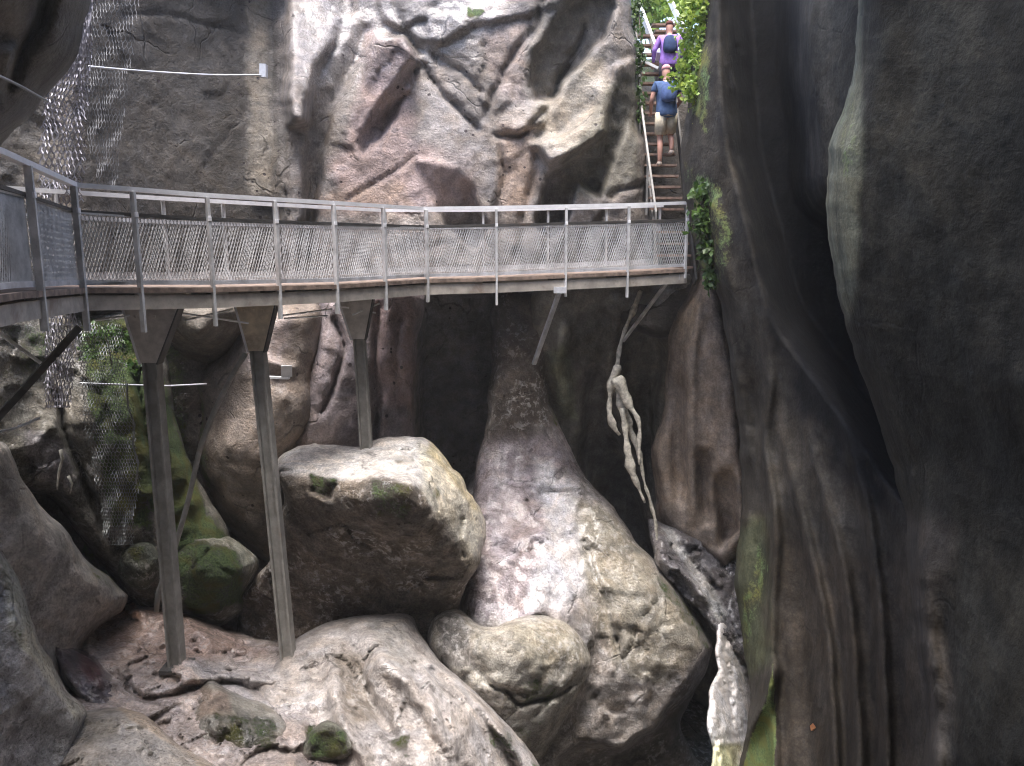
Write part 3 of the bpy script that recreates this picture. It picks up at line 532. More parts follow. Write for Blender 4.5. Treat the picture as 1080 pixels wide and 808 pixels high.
boulder('long pale folded boulder under the huge one, sloping down to the right', mat=M_wet, col=(.52, .475, .45), grit=.03, seed=33, h=2.8, jit=2, Rr=20, ra=.5, thick=2, shrink=.6,
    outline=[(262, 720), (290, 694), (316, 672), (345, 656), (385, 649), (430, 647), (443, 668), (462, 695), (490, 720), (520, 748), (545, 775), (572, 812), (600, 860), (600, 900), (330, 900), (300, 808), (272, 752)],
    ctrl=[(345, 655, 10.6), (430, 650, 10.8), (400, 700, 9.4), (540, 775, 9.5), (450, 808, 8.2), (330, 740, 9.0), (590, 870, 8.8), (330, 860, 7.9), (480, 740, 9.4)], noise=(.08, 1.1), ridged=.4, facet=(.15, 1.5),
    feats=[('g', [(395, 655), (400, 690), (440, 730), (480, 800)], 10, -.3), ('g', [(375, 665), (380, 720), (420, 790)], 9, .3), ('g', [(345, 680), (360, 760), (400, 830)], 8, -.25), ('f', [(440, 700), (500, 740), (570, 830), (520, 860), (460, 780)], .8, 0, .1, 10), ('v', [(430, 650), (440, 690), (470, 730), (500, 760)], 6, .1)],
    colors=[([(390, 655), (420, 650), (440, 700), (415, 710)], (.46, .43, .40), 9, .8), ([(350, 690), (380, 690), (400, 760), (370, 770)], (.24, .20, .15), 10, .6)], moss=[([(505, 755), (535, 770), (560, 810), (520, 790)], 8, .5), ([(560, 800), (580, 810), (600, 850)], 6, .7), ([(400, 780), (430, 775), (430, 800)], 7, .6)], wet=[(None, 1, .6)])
boulder('moss-covered boulder between the two tall columns of the footbridge', mat=M_bould, col=(.27, .27, .22), seed=34, h=2.4, jit=3, Rr=22, ra=.7, thick=1.6, shrink=.9, group=None,
    outline=[(148, 612), (160, 585), (182, 565), (205, 556), (232, 562), (258, 576), (272, 592), (266, 612), (256, 628), (256, 645), (232, 660), (196, 650), (160, 636)],
    ctrl=[(200, 560, 11.2), (255, 590, 11.1), (210, 600, 10.5), (170, 610, 10.8), (240, 655, 11.0)], noise=(.10, 1.6), ridged=.3, facet=(.09, 2), moss=[([(170, 560), (250, 580), (265, 640), (200, 650)], 14, .75)], wet=[(None, 1, .3)])
boulder('small grey-green boulder at the foot of the netted slope', mat=M_bould, col=(.19, .20, .16), seed=35, h=2.4, jit=2, Rr=14, ra=.4, thick=1, shrink=.9,
    outline=[(120, 598), (127, 578), (142, 570), (160, 572), (170, 590), (166, 612), (150, 624), (132, 618)], ctrl=[(145, 595, 10.4)], noise=(.06, 2), facet=(.05, 2), moss=[([(130, 575), (160, 575), (150, 600)], 12, .6)])
# pink wet rock of the gorge floor
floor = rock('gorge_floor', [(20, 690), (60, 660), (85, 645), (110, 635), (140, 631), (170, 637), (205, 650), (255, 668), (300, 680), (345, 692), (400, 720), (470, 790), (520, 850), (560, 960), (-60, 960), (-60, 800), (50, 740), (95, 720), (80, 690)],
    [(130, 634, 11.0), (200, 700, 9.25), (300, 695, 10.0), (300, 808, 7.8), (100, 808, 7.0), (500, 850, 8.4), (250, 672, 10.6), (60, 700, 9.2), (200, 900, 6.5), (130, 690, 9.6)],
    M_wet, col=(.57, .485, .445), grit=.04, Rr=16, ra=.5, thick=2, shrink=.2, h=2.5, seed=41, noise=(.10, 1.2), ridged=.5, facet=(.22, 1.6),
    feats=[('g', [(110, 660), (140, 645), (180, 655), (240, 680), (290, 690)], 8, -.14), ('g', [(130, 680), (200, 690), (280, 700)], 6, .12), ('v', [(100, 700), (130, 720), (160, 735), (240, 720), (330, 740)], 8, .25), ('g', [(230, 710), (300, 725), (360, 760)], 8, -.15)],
    colors=[([(95, 635), (200, 640), (280, 690), (190, 700), (120, 700)], (.50, .36, .30), 18, .85), ([(105, 640), (140, 632), (150, 650), (115, 660)], (.46, .24, .13), 8, .7), ([(190, 700), (420, 700), (420, 760), (260, 760)], (.62, .58, .57), 16, .8), ([(320, 800), (400, 780), (380, 860)], (.25, .18, .19), 12, .5)],  # palest patch is white glare painted on the wet floor
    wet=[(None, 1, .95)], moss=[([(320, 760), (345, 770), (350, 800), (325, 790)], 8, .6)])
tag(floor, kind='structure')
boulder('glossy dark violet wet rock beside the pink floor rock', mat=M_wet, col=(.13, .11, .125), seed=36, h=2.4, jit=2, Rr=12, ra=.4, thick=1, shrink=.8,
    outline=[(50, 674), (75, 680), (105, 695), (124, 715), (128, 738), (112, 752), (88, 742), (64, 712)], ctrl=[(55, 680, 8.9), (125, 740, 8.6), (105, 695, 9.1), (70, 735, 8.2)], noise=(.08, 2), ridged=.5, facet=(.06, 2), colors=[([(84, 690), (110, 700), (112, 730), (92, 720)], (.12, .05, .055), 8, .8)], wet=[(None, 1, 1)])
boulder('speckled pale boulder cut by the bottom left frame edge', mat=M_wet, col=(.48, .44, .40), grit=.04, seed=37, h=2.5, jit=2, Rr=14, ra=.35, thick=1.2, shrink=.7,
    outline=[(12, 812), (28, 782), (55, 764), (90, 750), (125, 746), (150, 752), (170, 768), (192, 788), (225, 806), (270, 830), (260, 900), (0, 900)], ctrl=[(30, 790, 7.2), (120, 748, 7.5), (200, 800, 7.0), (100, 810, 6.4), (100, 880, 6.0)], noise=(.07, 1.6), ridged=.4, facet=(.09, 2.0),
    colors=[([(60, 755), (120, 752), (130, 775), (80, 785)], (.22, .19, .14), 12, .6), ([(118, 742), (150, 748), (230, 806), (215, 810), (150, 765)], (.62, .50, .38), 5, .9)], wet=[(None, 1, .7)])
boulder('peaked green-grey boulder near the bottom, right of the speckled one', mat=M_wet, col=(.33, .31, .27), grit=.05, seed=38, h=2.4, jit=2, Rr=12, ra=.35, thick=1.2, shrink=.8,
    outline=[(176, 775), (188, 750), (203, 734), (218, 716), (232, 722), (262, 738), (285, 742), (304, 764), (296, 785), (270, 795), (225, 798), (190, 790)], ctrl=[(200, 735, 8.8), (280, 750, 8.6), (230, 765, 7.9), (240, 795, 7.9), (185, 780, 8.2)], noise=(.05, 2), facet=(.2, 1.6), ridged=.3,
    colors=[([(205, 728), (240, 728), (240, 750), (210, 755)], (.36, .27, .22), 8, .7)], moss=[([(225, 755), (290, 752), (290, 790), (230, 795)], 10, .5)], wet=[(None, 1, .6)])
boulder('small mossy boulder by the lower edge, left of the long folded boulder', mat=M_bould, col=(.22, .22, .17), seed=39, h=2.2, jit=2, Rr=10, ra=.3, thick=.8, shrink=.8,
    outline=[(318, 788), (328, 770), (345, 760), (362, 768), (374, 786), (368, 800), (340, 806), (322, 802)], ctrl=[(345, 785, 8.1)], noise=(.05, 2.5), facet=(.06, 2.5), moss=[([(320, 770), (365, 768), (370, 800), (325, 800)], 10, .7)], wet=[(None, 1, .4)])

# ================================================================== metalwork helpers
def bar(bm, p, q, w_, h_, up=Vector((0, 0, 1))):
    p = Vector(p); q = Vector(q); d = (q-p).normalized(); s_ = d.cross(up)
    if s_.length < 1e-3: s_ = d.cross(Vector((0, 1, 0)))
    s_.normalize(); u_ = s_.cross(d).normalized()
    vs = [bm.verts.new(c+s_*a*w_/2+u_*b*h_/2) for c in (p, q) for a, b in ((-1, -1), (1, -1), (1, 1), (-1, 1))]
    for f in ((0, 1, 2, 3), (7, 6, 5, 4), (0, 4, 5, 1), (1, 5, 6, 2), (2, 6, 7, 3), (3, 7, 4, 0)): bm.faces.new([vs[i] for i in f])
def tube(bm, pts, r, n=6, r2=None):
    pts = [Vector(p) for p in pts]; rings = []
    for i, p in enumerate(pts):
        d = (pts[min(i+1, len(pts)-1)]-pts[max(i-1, 0)]).normalized(); a = d.cross(Vector((.13, .21, 1))).normalized(); b = a.cross(d)
        rr = r if r2 is None else r+(r2-r)*i/(len(pts)-1)
        rings.append([bm.verts.new(p+(a*math.cos(2*math.pi*k/n)+b*math.sin(2*math.pi*k/n))*rr) for k in range(n)])
    for A, B in zip(rings, rings[1:]):
        for k in range(n): bm.faces.new((A[k], A[(k+1) % n], B[(k+1) % n], B[k]))
    bm.faces.new(rings[0][::-1]); bm.faces.new(rings[-1])
def fin(name, bm, mat, root=None, bevel=0, smooth=False):
    if bevel: bmesh.ops.bevel(bm, geom=bm.edges[:], offset=bevel, segments=1, affect='EDGES')
    bmesh.ops.recalc_face_normals(bm, faces=bm.faces[:])
    me = bpy.data.meshes.new(name); bm.to_mesh(me); bm.free()
    if smooth: me.polygons.foreach_set('use_smooth', np.ones(len(me.polygons), bool))
    o = link_mesh(name, me, mat)
    if root is not None:
        t = root; loc = Vector((0, 0, 0))
        while t is not None: loc += t.location; t = t.parent
        me.transform(Matrix.Translation(-loc)); o.parent = root
    return o
def quick(name, segs, mat, root=None, bevel=0):
    bm = bmesh.new()
    for s_ in segs: bar(bm, *s_)
    return fin(name, bm, mat, root, bevel)
Z = Vector((0, 0, 1))

# ================================================================== footbridge
knots = [(0, 160, 6.3), (78, 195, 8.3), (217, 206, 9.25), (350, 214, 10.6), (445, 220, 12.2), (523, 219, 12.5), (663, 216, 12.9), (727, 214, 13.1)]
deckz = [-.36, -.43, -.477, -.505, -.50, -.485, -.41, -.36]
RT = [W(*k) for k in knots]; DK = [Vector((p.x, p.y, z_)) for p, z_ in zip(RT, deckz)]
ext = (RT[0]-RT[1]).normalized()*6; RT = [RT[0]+Vector((ext.x, ext.y, .1))]+RT; DK = [DK[0]+Vector((ext.x, ext.y, .05))]+DK
RT[0].z = RT[1].z+.1
nrm = []
for i in range(len(DK)):
    a_ = DK[max(i-1, 0)]; b_ = DK[min(i+1, len(DK)-1)]
    if i == 2: pass
    d_ = (b_-a_); d_.z = 0; d_.normalize(); nrm.append(Vector((-d_.y, d_.x, 0)))
WID = 1.15
def far(P_, i): return P_[i]+nrm[i]*WID*(1.15 if i == 2 else 1)
RTf = [far(RT, i) for i in range(len(RT))]; DKf = [far(DK, i) for i in range(len(DK))]
bridge = empty('footbridge', W(187, 703, 9.3)); tag(bridge, 'grey steel footbridge with mesh railings on tall columns, crossing the gorge', 'footbridge')
bm = bmesh.new()
vs = []
for P_, off in ((DK, 0), (DKf, 0), (DKf, -.05), (DK, -.05)): vs.append([bm.verts.new(p+Z*off) for p in P_])
for j in range(4):
    A = vs[j]; B = vs[(j+1) % 4]
    for i in range(len(DK)-1): bm.faces.new((A[i], A[i+1], B[i+1], B[i]))
bm.faces.new([v[0] for v in vs]); bm.faces.new([v[-1] for v in vs][::-1])
fin('deck', bm, M_wood, bridge)
inn = [n_*.02 for n_ in nrm]
def poly_rail(name, P_, w_, h_, off, mat, dn=0.0):
    bm = bmesh.new()
    for i in range(len(P_)-1): bar(bm, P_[i]+Z*off+nrm[i]*dn, P_[i+1]+Z*off+nrm[i+1]*dn, w_, h_)
    return fin(name, bm, mat, bridge)
poly_rail('handrail', RT, .07, .05, 0, M_bright); poly_rail('handrail', RTf, .07, .05, .01, M_bright)
poly_rail('mid_rail', RT, .03, .035, -.27, M_darkst, .02); poly_rail('mid_rail', RTf, .03, .05, -.28, M_galv, -.02)
poly_rail('toe_board', DK, .02, .05, .055, M_galv, .01); poly_rail('toe_board', DKf, .02, .12, .09, M_galv, -.01)
poly_rail('plank_edge', DK, .06, .055, -.03, M_wood, -.02)
poly_rail('edge_beam', DK, .07, .16, -.165, M_beam, .012); poly_rail('edge_beam', DKf, .07, .17, -.16, M_beam, -.05)
# posts
post_px = [-60, 25, 75, 137, 217, 288, 350, 402, 448, 523, 596, 663, 724]
def on_path(P_, s_):
    i = min(int(s_), len(P_)-2); return P_[i].lerp(P_[i+1], s_-i)
def px_of(p): 
    fwd = p.y*cp-p.z*sp; return 540+F*p.x/fwd
def find(px):
    best = min((abs(px_of(on_path(RT, s_/400*(len(RT)-1)))-px), s_/400*(len(RT)-1)) for s_ in range(20, 401)); return best[1]
ss = [.65]+[find(p) for p in post_px[1:]]
drop = [.42, .36, .46, .50, .46, .42, .40, .42, .36, .44, .36, .42, .16]
for s_, dr in zip(ss, drop):
    t_ = on_path(RT, s_); d_ = on_path(DK, s_); n_ = on_path(nrm, s_).normalized(); al = Vector((n_.y, -n_.x, 0))
    bm = bmesh.new(); o_ = -n_*.03
    bar(bm, Vector((t_.x, t_.y, t_.z-.028))+o_, Vector((t_.x, t_.y, d_.z-dr))+o_, .03, .065, n_)
    po = fin('railing_post', bm, M_post, bridge)
    bm = bmesh.new(); c_ = Vector((t_.x, t_.y, t_.z-.27))-n_*.06; bar(bm, c_-al*.02, c_+al*.02, .02, .05, Z); fin('bolt_plate', bm, M_bright, po)
    bm = bmesh.new(); q_ = d_+n_*WID; tf = t_+n_*WID
    bar(bm, Vector((q_.x, q_.y, tf.z-.02))+n_*.03, Vector((q_.x, q_.y, d_.z-.3))+n_*.03, .03, .06, n_); fin('railing_post', bm, M_post, bridge)
    quick('cross_beam', [(d_+Z*-.13+n_*.1, q_+Z*-.13-n_*.1, .06, .12)], M_darkst, bridge)
# expanded metal panels, bay by bay
def panel(s0, s1, side):
    P_, Dd = (RT, DK) if side == 0 else (RTf, DKf); dn = .025 if side == 0 else -.025
    bm = bmesh.new(); N = 8
    def at(u, v):   # u along 0..1, v 0 bottom..1 top
        s_ = s0+(s1-s0)*u; t_ = on_path(P_, s_); d_ = on_path(Dd, s_); n_ = on_path(nrm, s_)
        return Vector((t_.x, t_.y, d_.z+.07+(t_.z-.29-d_.z-.07)*v))+n_*dn
    L = (at(1, 0)-at(0, 0)).length; H = (at(0, 1)-at(0, 0)).length
    pit = .040; sl = .36; wv = .0055     # diamonds taller than wide
    al = (at(1, 0)-at(0, 0)).normalized(); hn = al.cross(Z)
    for sg in (1, -1):
        k = int((L+H*sl)/pit)+2
        for j in range(-k, k):
            # line x = j*pit + sg*sl*z
            z0, z1 = 0.0, H; x0_ = j*pit+sg*sl*z0; x1_ = j*pit+sg*sl*z1
            if max(x0_, x1_) < 0 or min(x0_, x1_) > L: continue
            def clipz(x): return (x-j*pit)/(sg*sl)
            if x0_ < 0: z0 = clipz(0)
            if x0_ > L: z0 = clipz(L)
            if x1_ < 0: z1 = clipz(0)
            if x1_ > L: z1 = clipz(L)
            if z1-z0 < .02: continue
            p = at((j*pit+sg*sl*z0)/L, z0/H); q = at((j*pit+sg*sl*z1)/L, z1/H)
            d_ = (q-p).normalized(); s_ = d_.cross(hn).normalized()*wv*.5; o_ = hn*(.002*sg)
            # a twisted strand: two faces at an angle, as expanded metal has
            a1, b1 = p-s_+o_, p+s_+o_+hn*.006; a2, b2 = q-s_+o_, q+s_+o_+hn*.006
            v_ = [bm.verts.new(x) for x in (a1, b1, b2, a2)]; bm.faces.new(v_)
    fr = []
    for (u0, v0, u1, v1) in ((0, 0, 1, 0), (0, 1, 1, 1)): bar(bm, at(u0, v0), at(u1, v1), .02, .02)
    me = bpy.data.meshes.new('mesh_panel'); bm.to_mesh(me); bm.free(); me.transform(Matrix.Translation(-bridge.location))
    o = link_mesh('mesh_panel', me, M_mesh); o.parent = bridge
for side in (0, 1):
    for s0, s1 in zip(ss, ss[1:]): panel(s0+.01, s1-.01, side)
# support columns with flared heads
def column(pt, pb, Yc, wcol, fl, fr_, ytop, ymid, rusty=False, foot=True, Yb=None):
    top = W(*pt, Yc); Yb = Yb or Yc; base_ = W(*pb, Yb); xb = base_.x
    x_ = top.x; dz = on_path(DK, 3).z
    top = Vector((x_, Yc, top.z)); zb = base_.z
    bm = bmesh.new(); ww = wcol
    # I-section: two flanges and a web
    for s_ in (-1, 1): bar(bm, (x_+s_*ww*.42, Yc, top.z), (xb+s_*ww*.42, Yb, zb), ww*.16, ww*.95, Vector((0, 1, 0)))
    bar(bm, (x_, Yc, top.z), (xb, Yb, zb), ww*.70, .03, Vector((0, 1, 0)))
    col = fin('support_column', bm, M_column, bridge)
    a = W(fl, ytop, Yc-.08); b = W(fr_, ytop, Yc-.08)
    zt = -.62
    bm = bmesh.new()
    pts = [(a.x, zt), (b.x, zt), (x_+ww*.55, top.z-.04), (x_-ww*.55, top.z-.04)]
    f_ = [bm.verts.new((px_, Yc-.10, pz)) for px_, pz in pts]; k_ = [bm.verts.new((px_, Yc-.085, pz)) for px_, pz in pts]
    bm.faces.new(f_); bm.faces.new(k_[::-1])
    for i in range(4): bm.faces.new((f_[i], k_[i], k_[(i+1) % 4], f_[(i+1) % 4]))
    for bx in (-.12, 0, .12):
        for bz in (.08, .2): bar(bm, (x_+bx, Yc-.125, zt-bz), (x_+bx, Yc-.09, zt-bz), .03, .03)
    hd = fin('gusset', bm, M_rust if rusty else M_gus, col)
    quick('flange', [((a.x, Yc-.02, zt), (x_-ww*.58, Yc-.02, top.z-.06), .17, .03, Vector((1, 0, 0)))], M_bright, col)  # left flange light, right one dark: lit and shaded edges set by material
    quick('flange', [((b.x, Yc-.02, zt), (x_+ww*.58, Yc-.02, top.z-.06), .17, .018, Vector((1, 0, 0)))], M_darkst, col)
    quick('head_beam', [((a.x-.05, Yc, -.58), (b.x+.05, Yc, -.58), .14, .1)], M_beam, col)
    if foot: quick('base_plate', [((xb, Yb, zb-.02), (xb, Yb, zb+.03), ww*1.9, ww*1.9)], M_darkst, col)
column((160, 378), (187, 703), 9.3, .175, 128, 193, 326, 352, Yb=9.15)
column((272, 366), (305, 702), 10.2, .18, 246, 294, 328, 366, rusty=True, Yb=9.9)
column((379, 354), (388, 500), 11.6, .17, 354, 396, 325, 353, foot=False)
for a_, b_, Ya, Yb in (((100, 338), (180, 326), 8.9, 9.6), ((190, 330), (262, 341), 9.5, 10.0), ((195, 338), (245, 326), 9.5, 10.2), ((296, 333), (350, 326), 10.5, 11.2), ((300, 336), (345, 333), 10.3, 11.0), ((352, 322), (396, 330), 11.3, 11.9), ((372, 332), (400, 320), 11.3, 11.9)):
    bm = bmesh.new(); tube(bm, [W(*a_, Ya), W(*b_, Yb)], .014, 6); fin('tie_rod', bm, M_bright, bridge)
# struts
quick('strut', [(W(84, 345, 8.6), W(-40, 482, 7.9), .10, .07)], M_darkst, bridge)
quick('strut', [(W(-30, 330, 7.2), W(50, 388, 9.0), .02, .035)], M_galv, bridge)
quick('strut', [(W(590, 308, 12.7), W(563, 384, 13.4), .07, .05)], M_galv, bridge)
quick('strut_bracket', [(W(584, 306, 12.65), W(597, 306, 12.65), .08, .1)], M_galv, bridge)
quick('strut', [(W(702, 300, 13.2), W(657, 360, 14.6), .06, .04)], M_post, bridge)
quick('strut_bracket', [(W(706, 292, 13.1), W(716, 292, 13.1), .1, .1)], M_galv, bridge)
# flexible pipe hanging from the second column
bm = bmesh.new(); pp = smooth_poly([(259, 373), (246, 394), (228, 430), (212, 470), (198, 530), (182, 585), (167, 625), (165, 645)], False, 12)
tube(bm, [W(x, y, 10.0-.001*(y-370)) for x, y in pp], .035, 8)
tag(fin('drain_pipe', bm, M_column, None, smooth=True), 'thin bent grey pipe running down between the two tall columns', 'pipe')
# ================================================================== staircase
st = empty('staircase', W(700, 285, 14.0)); tag(st, 'steep narrow staircase with timber treads rising from the end of the footbridge', 'staircase')
z0 = -.36; y0_ = 13.75; x0_ = 2.86; n_st = 23; rise = .205; run = .125
def stp(k): return Vector((x0_-.012*k+(max(0, k-12))*.02, y0_+run*k, z0+rise*(k+0)))
for k in range(n_st):
    p = stp(k); quick('tread', [(p+Vector((-.30, 0, 0)), p+Vector((.30, 0, 0)), .2, .04)], M_tread, st)
for sx in (-.33, .33):
    quick('stringer', [(stp(-1)+Vector((sx, 0, -.05)), stp(n_st)+Vector((sx, 0, -.05)), .035, .2)], M_darkst, st)
for sx in (-.36,):
    for a_, b_ in ((0, 9), (9, 17)):
        quick('handrail', [(stp(a_)+Vector((sx, 0, .95)), stp(b_)+Vector((sx, 0, .95)), .035, .03)], M_column, st)
    for k in (0, 5, 10, 16): p = stp(k); quick('railing_post', [(p+Vector((sx, 0, -.1)), p+Vector((sx, 0, .95)), .035, .035)], M_column, st)
# upper flight seen at the top edge: two pale stringers climbing to the left
quick('handrail', [(W(694, 60, 15.8), W(668, -10, 18.5), .06, .16)], M_bright, st)
quick('handrail', [(W(722, 34, 16.6), W(700, -14, 18.5), .05, .14)], M_bright, st)
quick('handrail', [(W(674, 62, 15.6), W(694, 72, 15.6), .04, .05)], M_bright, st)
for k in range(3):
    p = W(706-3.2*k, 40-6.5*k, 17.0+.2*k); quick('tread', [(p-Vector((.25, 0, 0)), p+Vector((.25, 0, 0)), .2, .04)], M_tread, st)

# ================================================================== people
def skin(name, chains, mat, root, sub=2):
    """chains: list of [(pos, rx, ry)...]; chains that start at an existing point are joined there"""
    me = bpy.data.meshes.new(name); V_, E_, Rd, ix = [], [], [], {}
    for ch in chains:
        prev = None
        for p, rx, ry in ch:
            key = tuple(round(c, 4) for c in p)
            if key not in ix: ix[key] = len(V_); V_.append(p); Rd.append((rx, ry))
            if prev is not None: E_.append((prev, ix[key]))
            prev = ix[key]
    me.from_pydata(V_, E_, []); o = bpy.data.objects.new(name, me); COL.objects.link(o)
    m = o.modifiers.new('s', 'SKIN'); m.use_smooth_shade = True
    for i, r_ in enumerate(Rd): me.skin_vertices[0].data[i].radius = r_
    me.skin_vertices[0].data[0].use_root = True
    m2 = o.modifiers.new('d', 'SUBSURF'); m2.levels = sub; m2.render_levels = sub
    bpy.context.view_layer.update(); dg = bpy.context.evaluated_depsgraph_get(); nm = bpy.data.meshes.new_from_object(o.evaluated_get(dg))
    bpy.data.objects.remove(o); nm.name = name; nm.materials.clear(); nm.materials.append(mat)
    nm.polygons.foreach_set('use_smooth', np.ones(len(nm.polygons), bool))
    o = bpy.data.objects.new(name, nm); COL.objects.link(o)
    if root: o.parent = root
    return o
M_skin = plain('skin', (.55, .30, .23), .5, .08, 10, .1)
def cloth(n, c): return plain(n, c, .85, .2, 14, .5, .2)
def person(label, loc, yaw, hgt, shirt, shorts, packc, capc, legs, arms, shoe, sleeves=False, trousers=False, group=None):
    root = empty('person', loc); root.rotation_euler = (0, 0, yaw); tag(root, label, 'person', group)
    k = hgt/1.75; v = lambda x, y, z: (x*k, y*k, z*k); r = lambda a, b=None: (a*k*1.04, (b or a)*k*1.04)
    # figure faces +Y; pelvis at .95
    pel = v(0, 0, .93); che = v(0, .05, 1.28); nk = v(0, .09, 1.47); hd0 = v(0, .11, 1.55); hd1 = v(0, .13, 1.64)
    chains = [[(pel, *r(.145, .11)), (v(0, .02, 1.08), *r(.13, .10)), (che, *r(.16, .11)), (v(0, .07, 1.41), *r(.10, .08)), (nk, *r(.052)), (hd0, *r(.075, .085)), (hd1, *r(.078, .09)), (v(0, .13, 1.71), *r(.055, .06))]]
    for s_, (kn, an) in zip((-1, 1), legs):
        chains.append([(pel, *r(.145, .11)), (v(s_*.09, 0, .84), *r(.085)), (v(*kn), *r(.055)), (v(kn[0]*.5+an[0]*.5, (kn[1]+an[1])/2-.02, (kn[2]+an[2])/2+.03), *r(.052)), (v(*an), *r(.036)), (v(an[0], an[1]+.12, an[2]-.05), *r(.034))])
    for s_, (el, wr) in zip((-1, 1), arms):
        h_ = [wr[i]+(wr[i]-el[i])*.35 for i in range(3)]
        chains.append([(che, *r(.16, .11)), (v(s_*.19, .06, 1.39), *r(.055)), (v(*el), *r(.04)), (v(*wr), *r(.028)), (v(*h_), *r(.03, .018))])
    skin('body', chains, M_skin, root)
    # fingers on each hand are part of the body's silhouette at this distance; short curled chains
    for s_, (el, wr) in zip((-1, 1), arms):
        for f_ in range(4):
            h_ = [wr[i]+(wr[i]-el[i])*.3 for i in range(3)]; b_ = (h_[0]+(f_-1.5)*.018, h_[1], h_[2])
            skin('finger', [[(v(*b_), *r(.009)), (v(b_[0], b_[1]+.025, b_[2]-.02), *r(.008)), (v(b_[0], b_[1]+.03, b_[2]-.05), *r(.007))]], M_skin, root, 1)
    top = [[(v(0, 0, .80), *r(.18, .15)), (v(0, 0, .88), *r(.20, .165)), (v(0, .01, .98), *r(.20, .165)), (v(0, .02, 1.10), *r(.175, .145)), (che, *r(.178, .13)), (v(0, .07, 1.42), *r(.10, .09))]]
    for s_, (el, wr) in zip((-1, 1), arms):
        e = el if not sleeves else wr; m_ = tuple((.45*a+.55*b) for a, b in zip((s_*.19, .06, 1.39), el))
        c_ = [(che, *r(.178, .13)), (v(s_*.19, .06, 1.385), *r(.075)), (v(*m_), *r(.062))]
        if sleeves: c_ += [(v(*el), *r(.05)), (v(*wr), *r(.036))]
        top.append(c_)
    skin('shirt', top, shirt, root)
    bm = bmesh.new()
    tube(bm, [v(0, 0, .97), v(0, 0, .92), v(0, 0, .84)], .14*k, 12, .15*k)
    for s_, (kn, an) in zip((-1, 1), legs):
        pts = [v(s_*.085, 0, .90), v(s_*.095, kn[1]*.4, .72), v(kn[0]*.95, kn[1]*.9, kn[2]+.05)]
        if trousers: pts += [v(*kn), v(*an)]
        tube(bm, pts, .115*k, 10, (.07 if trousers else .10)*k)
    o_ = fin('trousers' if trousers else 'shorts', bm, shorts, None, smooth=True); o_.parent = root
    for s_, (kn, an) in zip((-1, 1), legs): skin('shoe', [[(v(an[0], an[1]-.03, an[2]-.03), *r(.045, .04)), (v(an[0], an[1]+.06, an[2]-.05), *r(.048, .035)), (v(an[0], an[1]+.16, an[2]-.06), *r(.042, .028))]], shoe, root)
    skin('cap' , [[(v(0, .12, 1.62), *r(.09, .10)), (v(0, .13, 1.70), *r(.086, .095)), (v(0, .14, 1.74), *r(.05, .06))]], capc, root)
    pk = skin('backpack', [[(v(0, -.12, 1.06), *r(.13, .08)), (v(0, -.13, 1.15), *r(.15, .10)), (v(0, -.10, 1.32), *r(.14, .09)), (v(0, -.05, 1.42), *r(.10, .06))]], packc, root)
    return root
foot1 = stp(9)
person('person in dark blue shirt, beige shorts and pink cap climbing the stairs', foot1+Vector((.06, -.15, -.02)), R(4), 1.80, cloth('navy_cloth', (.06, .10, .20)), cloth('beige_cloth', (.55, .48, .36)), cloth('blue_pack', (.07, .11, .24)), cloth('pink_cap', (.75, .36, .36)),
    [((-.10, .02, .48), (-.10, -.02, .08)), ((.12, .12, .54), (.12, .02, .28))], [((-.26, .05, 1.12), (-.22, .25, .98)), ((.26, .06, 1.12), (.25, .28, 1.05))], cloth('pale_shoe', (.50, .42, .36)))
person('person in purple jacket with dark backpack, higher up the stairs', stp(15)+Vector((.26, 0, -.12)), R(-5), 1.66, cloth('purple_cloth', (.36, .20, .62)), cloth('dark_trousers', (.04, .04, .06)), cloth('navy_pack', (.03, .05, .12)), cloth('brown_hair', (.14, .06, .05)),
    [((-.10, .05, .48), (-.10, -.02, .08)), ((.12, .22, .70), (.12, .12, .34))], [((-.30, .03, 1.14), (-.30, .18, .95)), ((.28, .05, 1.12), (.27, .22, 1.0))], cloth('dark_shoe', (.06, .055, .05)), sleeves=True, trousers=True)

# ================================================================== wire netting and cables
def net(name, fpos, nu, nv, mat, r, label, cellw=1.0, keep=None):
    """hexagonal wire netting: fpos(u, v) -> Vector"""
    bm = bmesh.new()
    def seg(a, b):
        d = (b-a); 
        if d.length < 1e-4: return
        d.normalize(); s_ = d.cross(Vector((0, 1, 0))).normalized()*r; y_ = s_.cross(d).normalized()*r
        A = [bm.verts.new(a+q) for q in (s_, -s_*.5+y_*.87, -s_*.5-y_*.87)]; B = [bm.verts.new(b+q) for q in (s_, -s_*.5+y_*.87, -s_*.5-y_*.87)]
        for i in range(3): bm.faces.new((A[i], A[(i+1) % 3], B[(i+1) % 3], B[i]))
    for j in range(nv):
        for i in range(nu):
            off = .5 if j % 2 else 0
            a = ((i+off), j); 
            if keep and not keep((i+off)/nu, j/nv): continue
            p0 = fpos((i+off)/nu, (j+.15)/nv); p1 = fpos((i+off)/nu, (j+.6)/nv)
            seg(p0, p1); seg(p1, fpos((i+off+.5)/nu, (j+1.15)/nv)); seg(p1, fpos((i+off-.5)/nu, (j+1.15)/nv))
    return tag(fin(name, bm, mat), label, 'netting')
M_wire = metal_mat('net_wire', (.40, .39, .43), .65, .3, .05)
M_netd = plain('net_wire_dark', (.16, .16, .165), .6)
M_wired = metal_mat('net_wire_dull', (.30, .31, .30), .45, .6, .1)
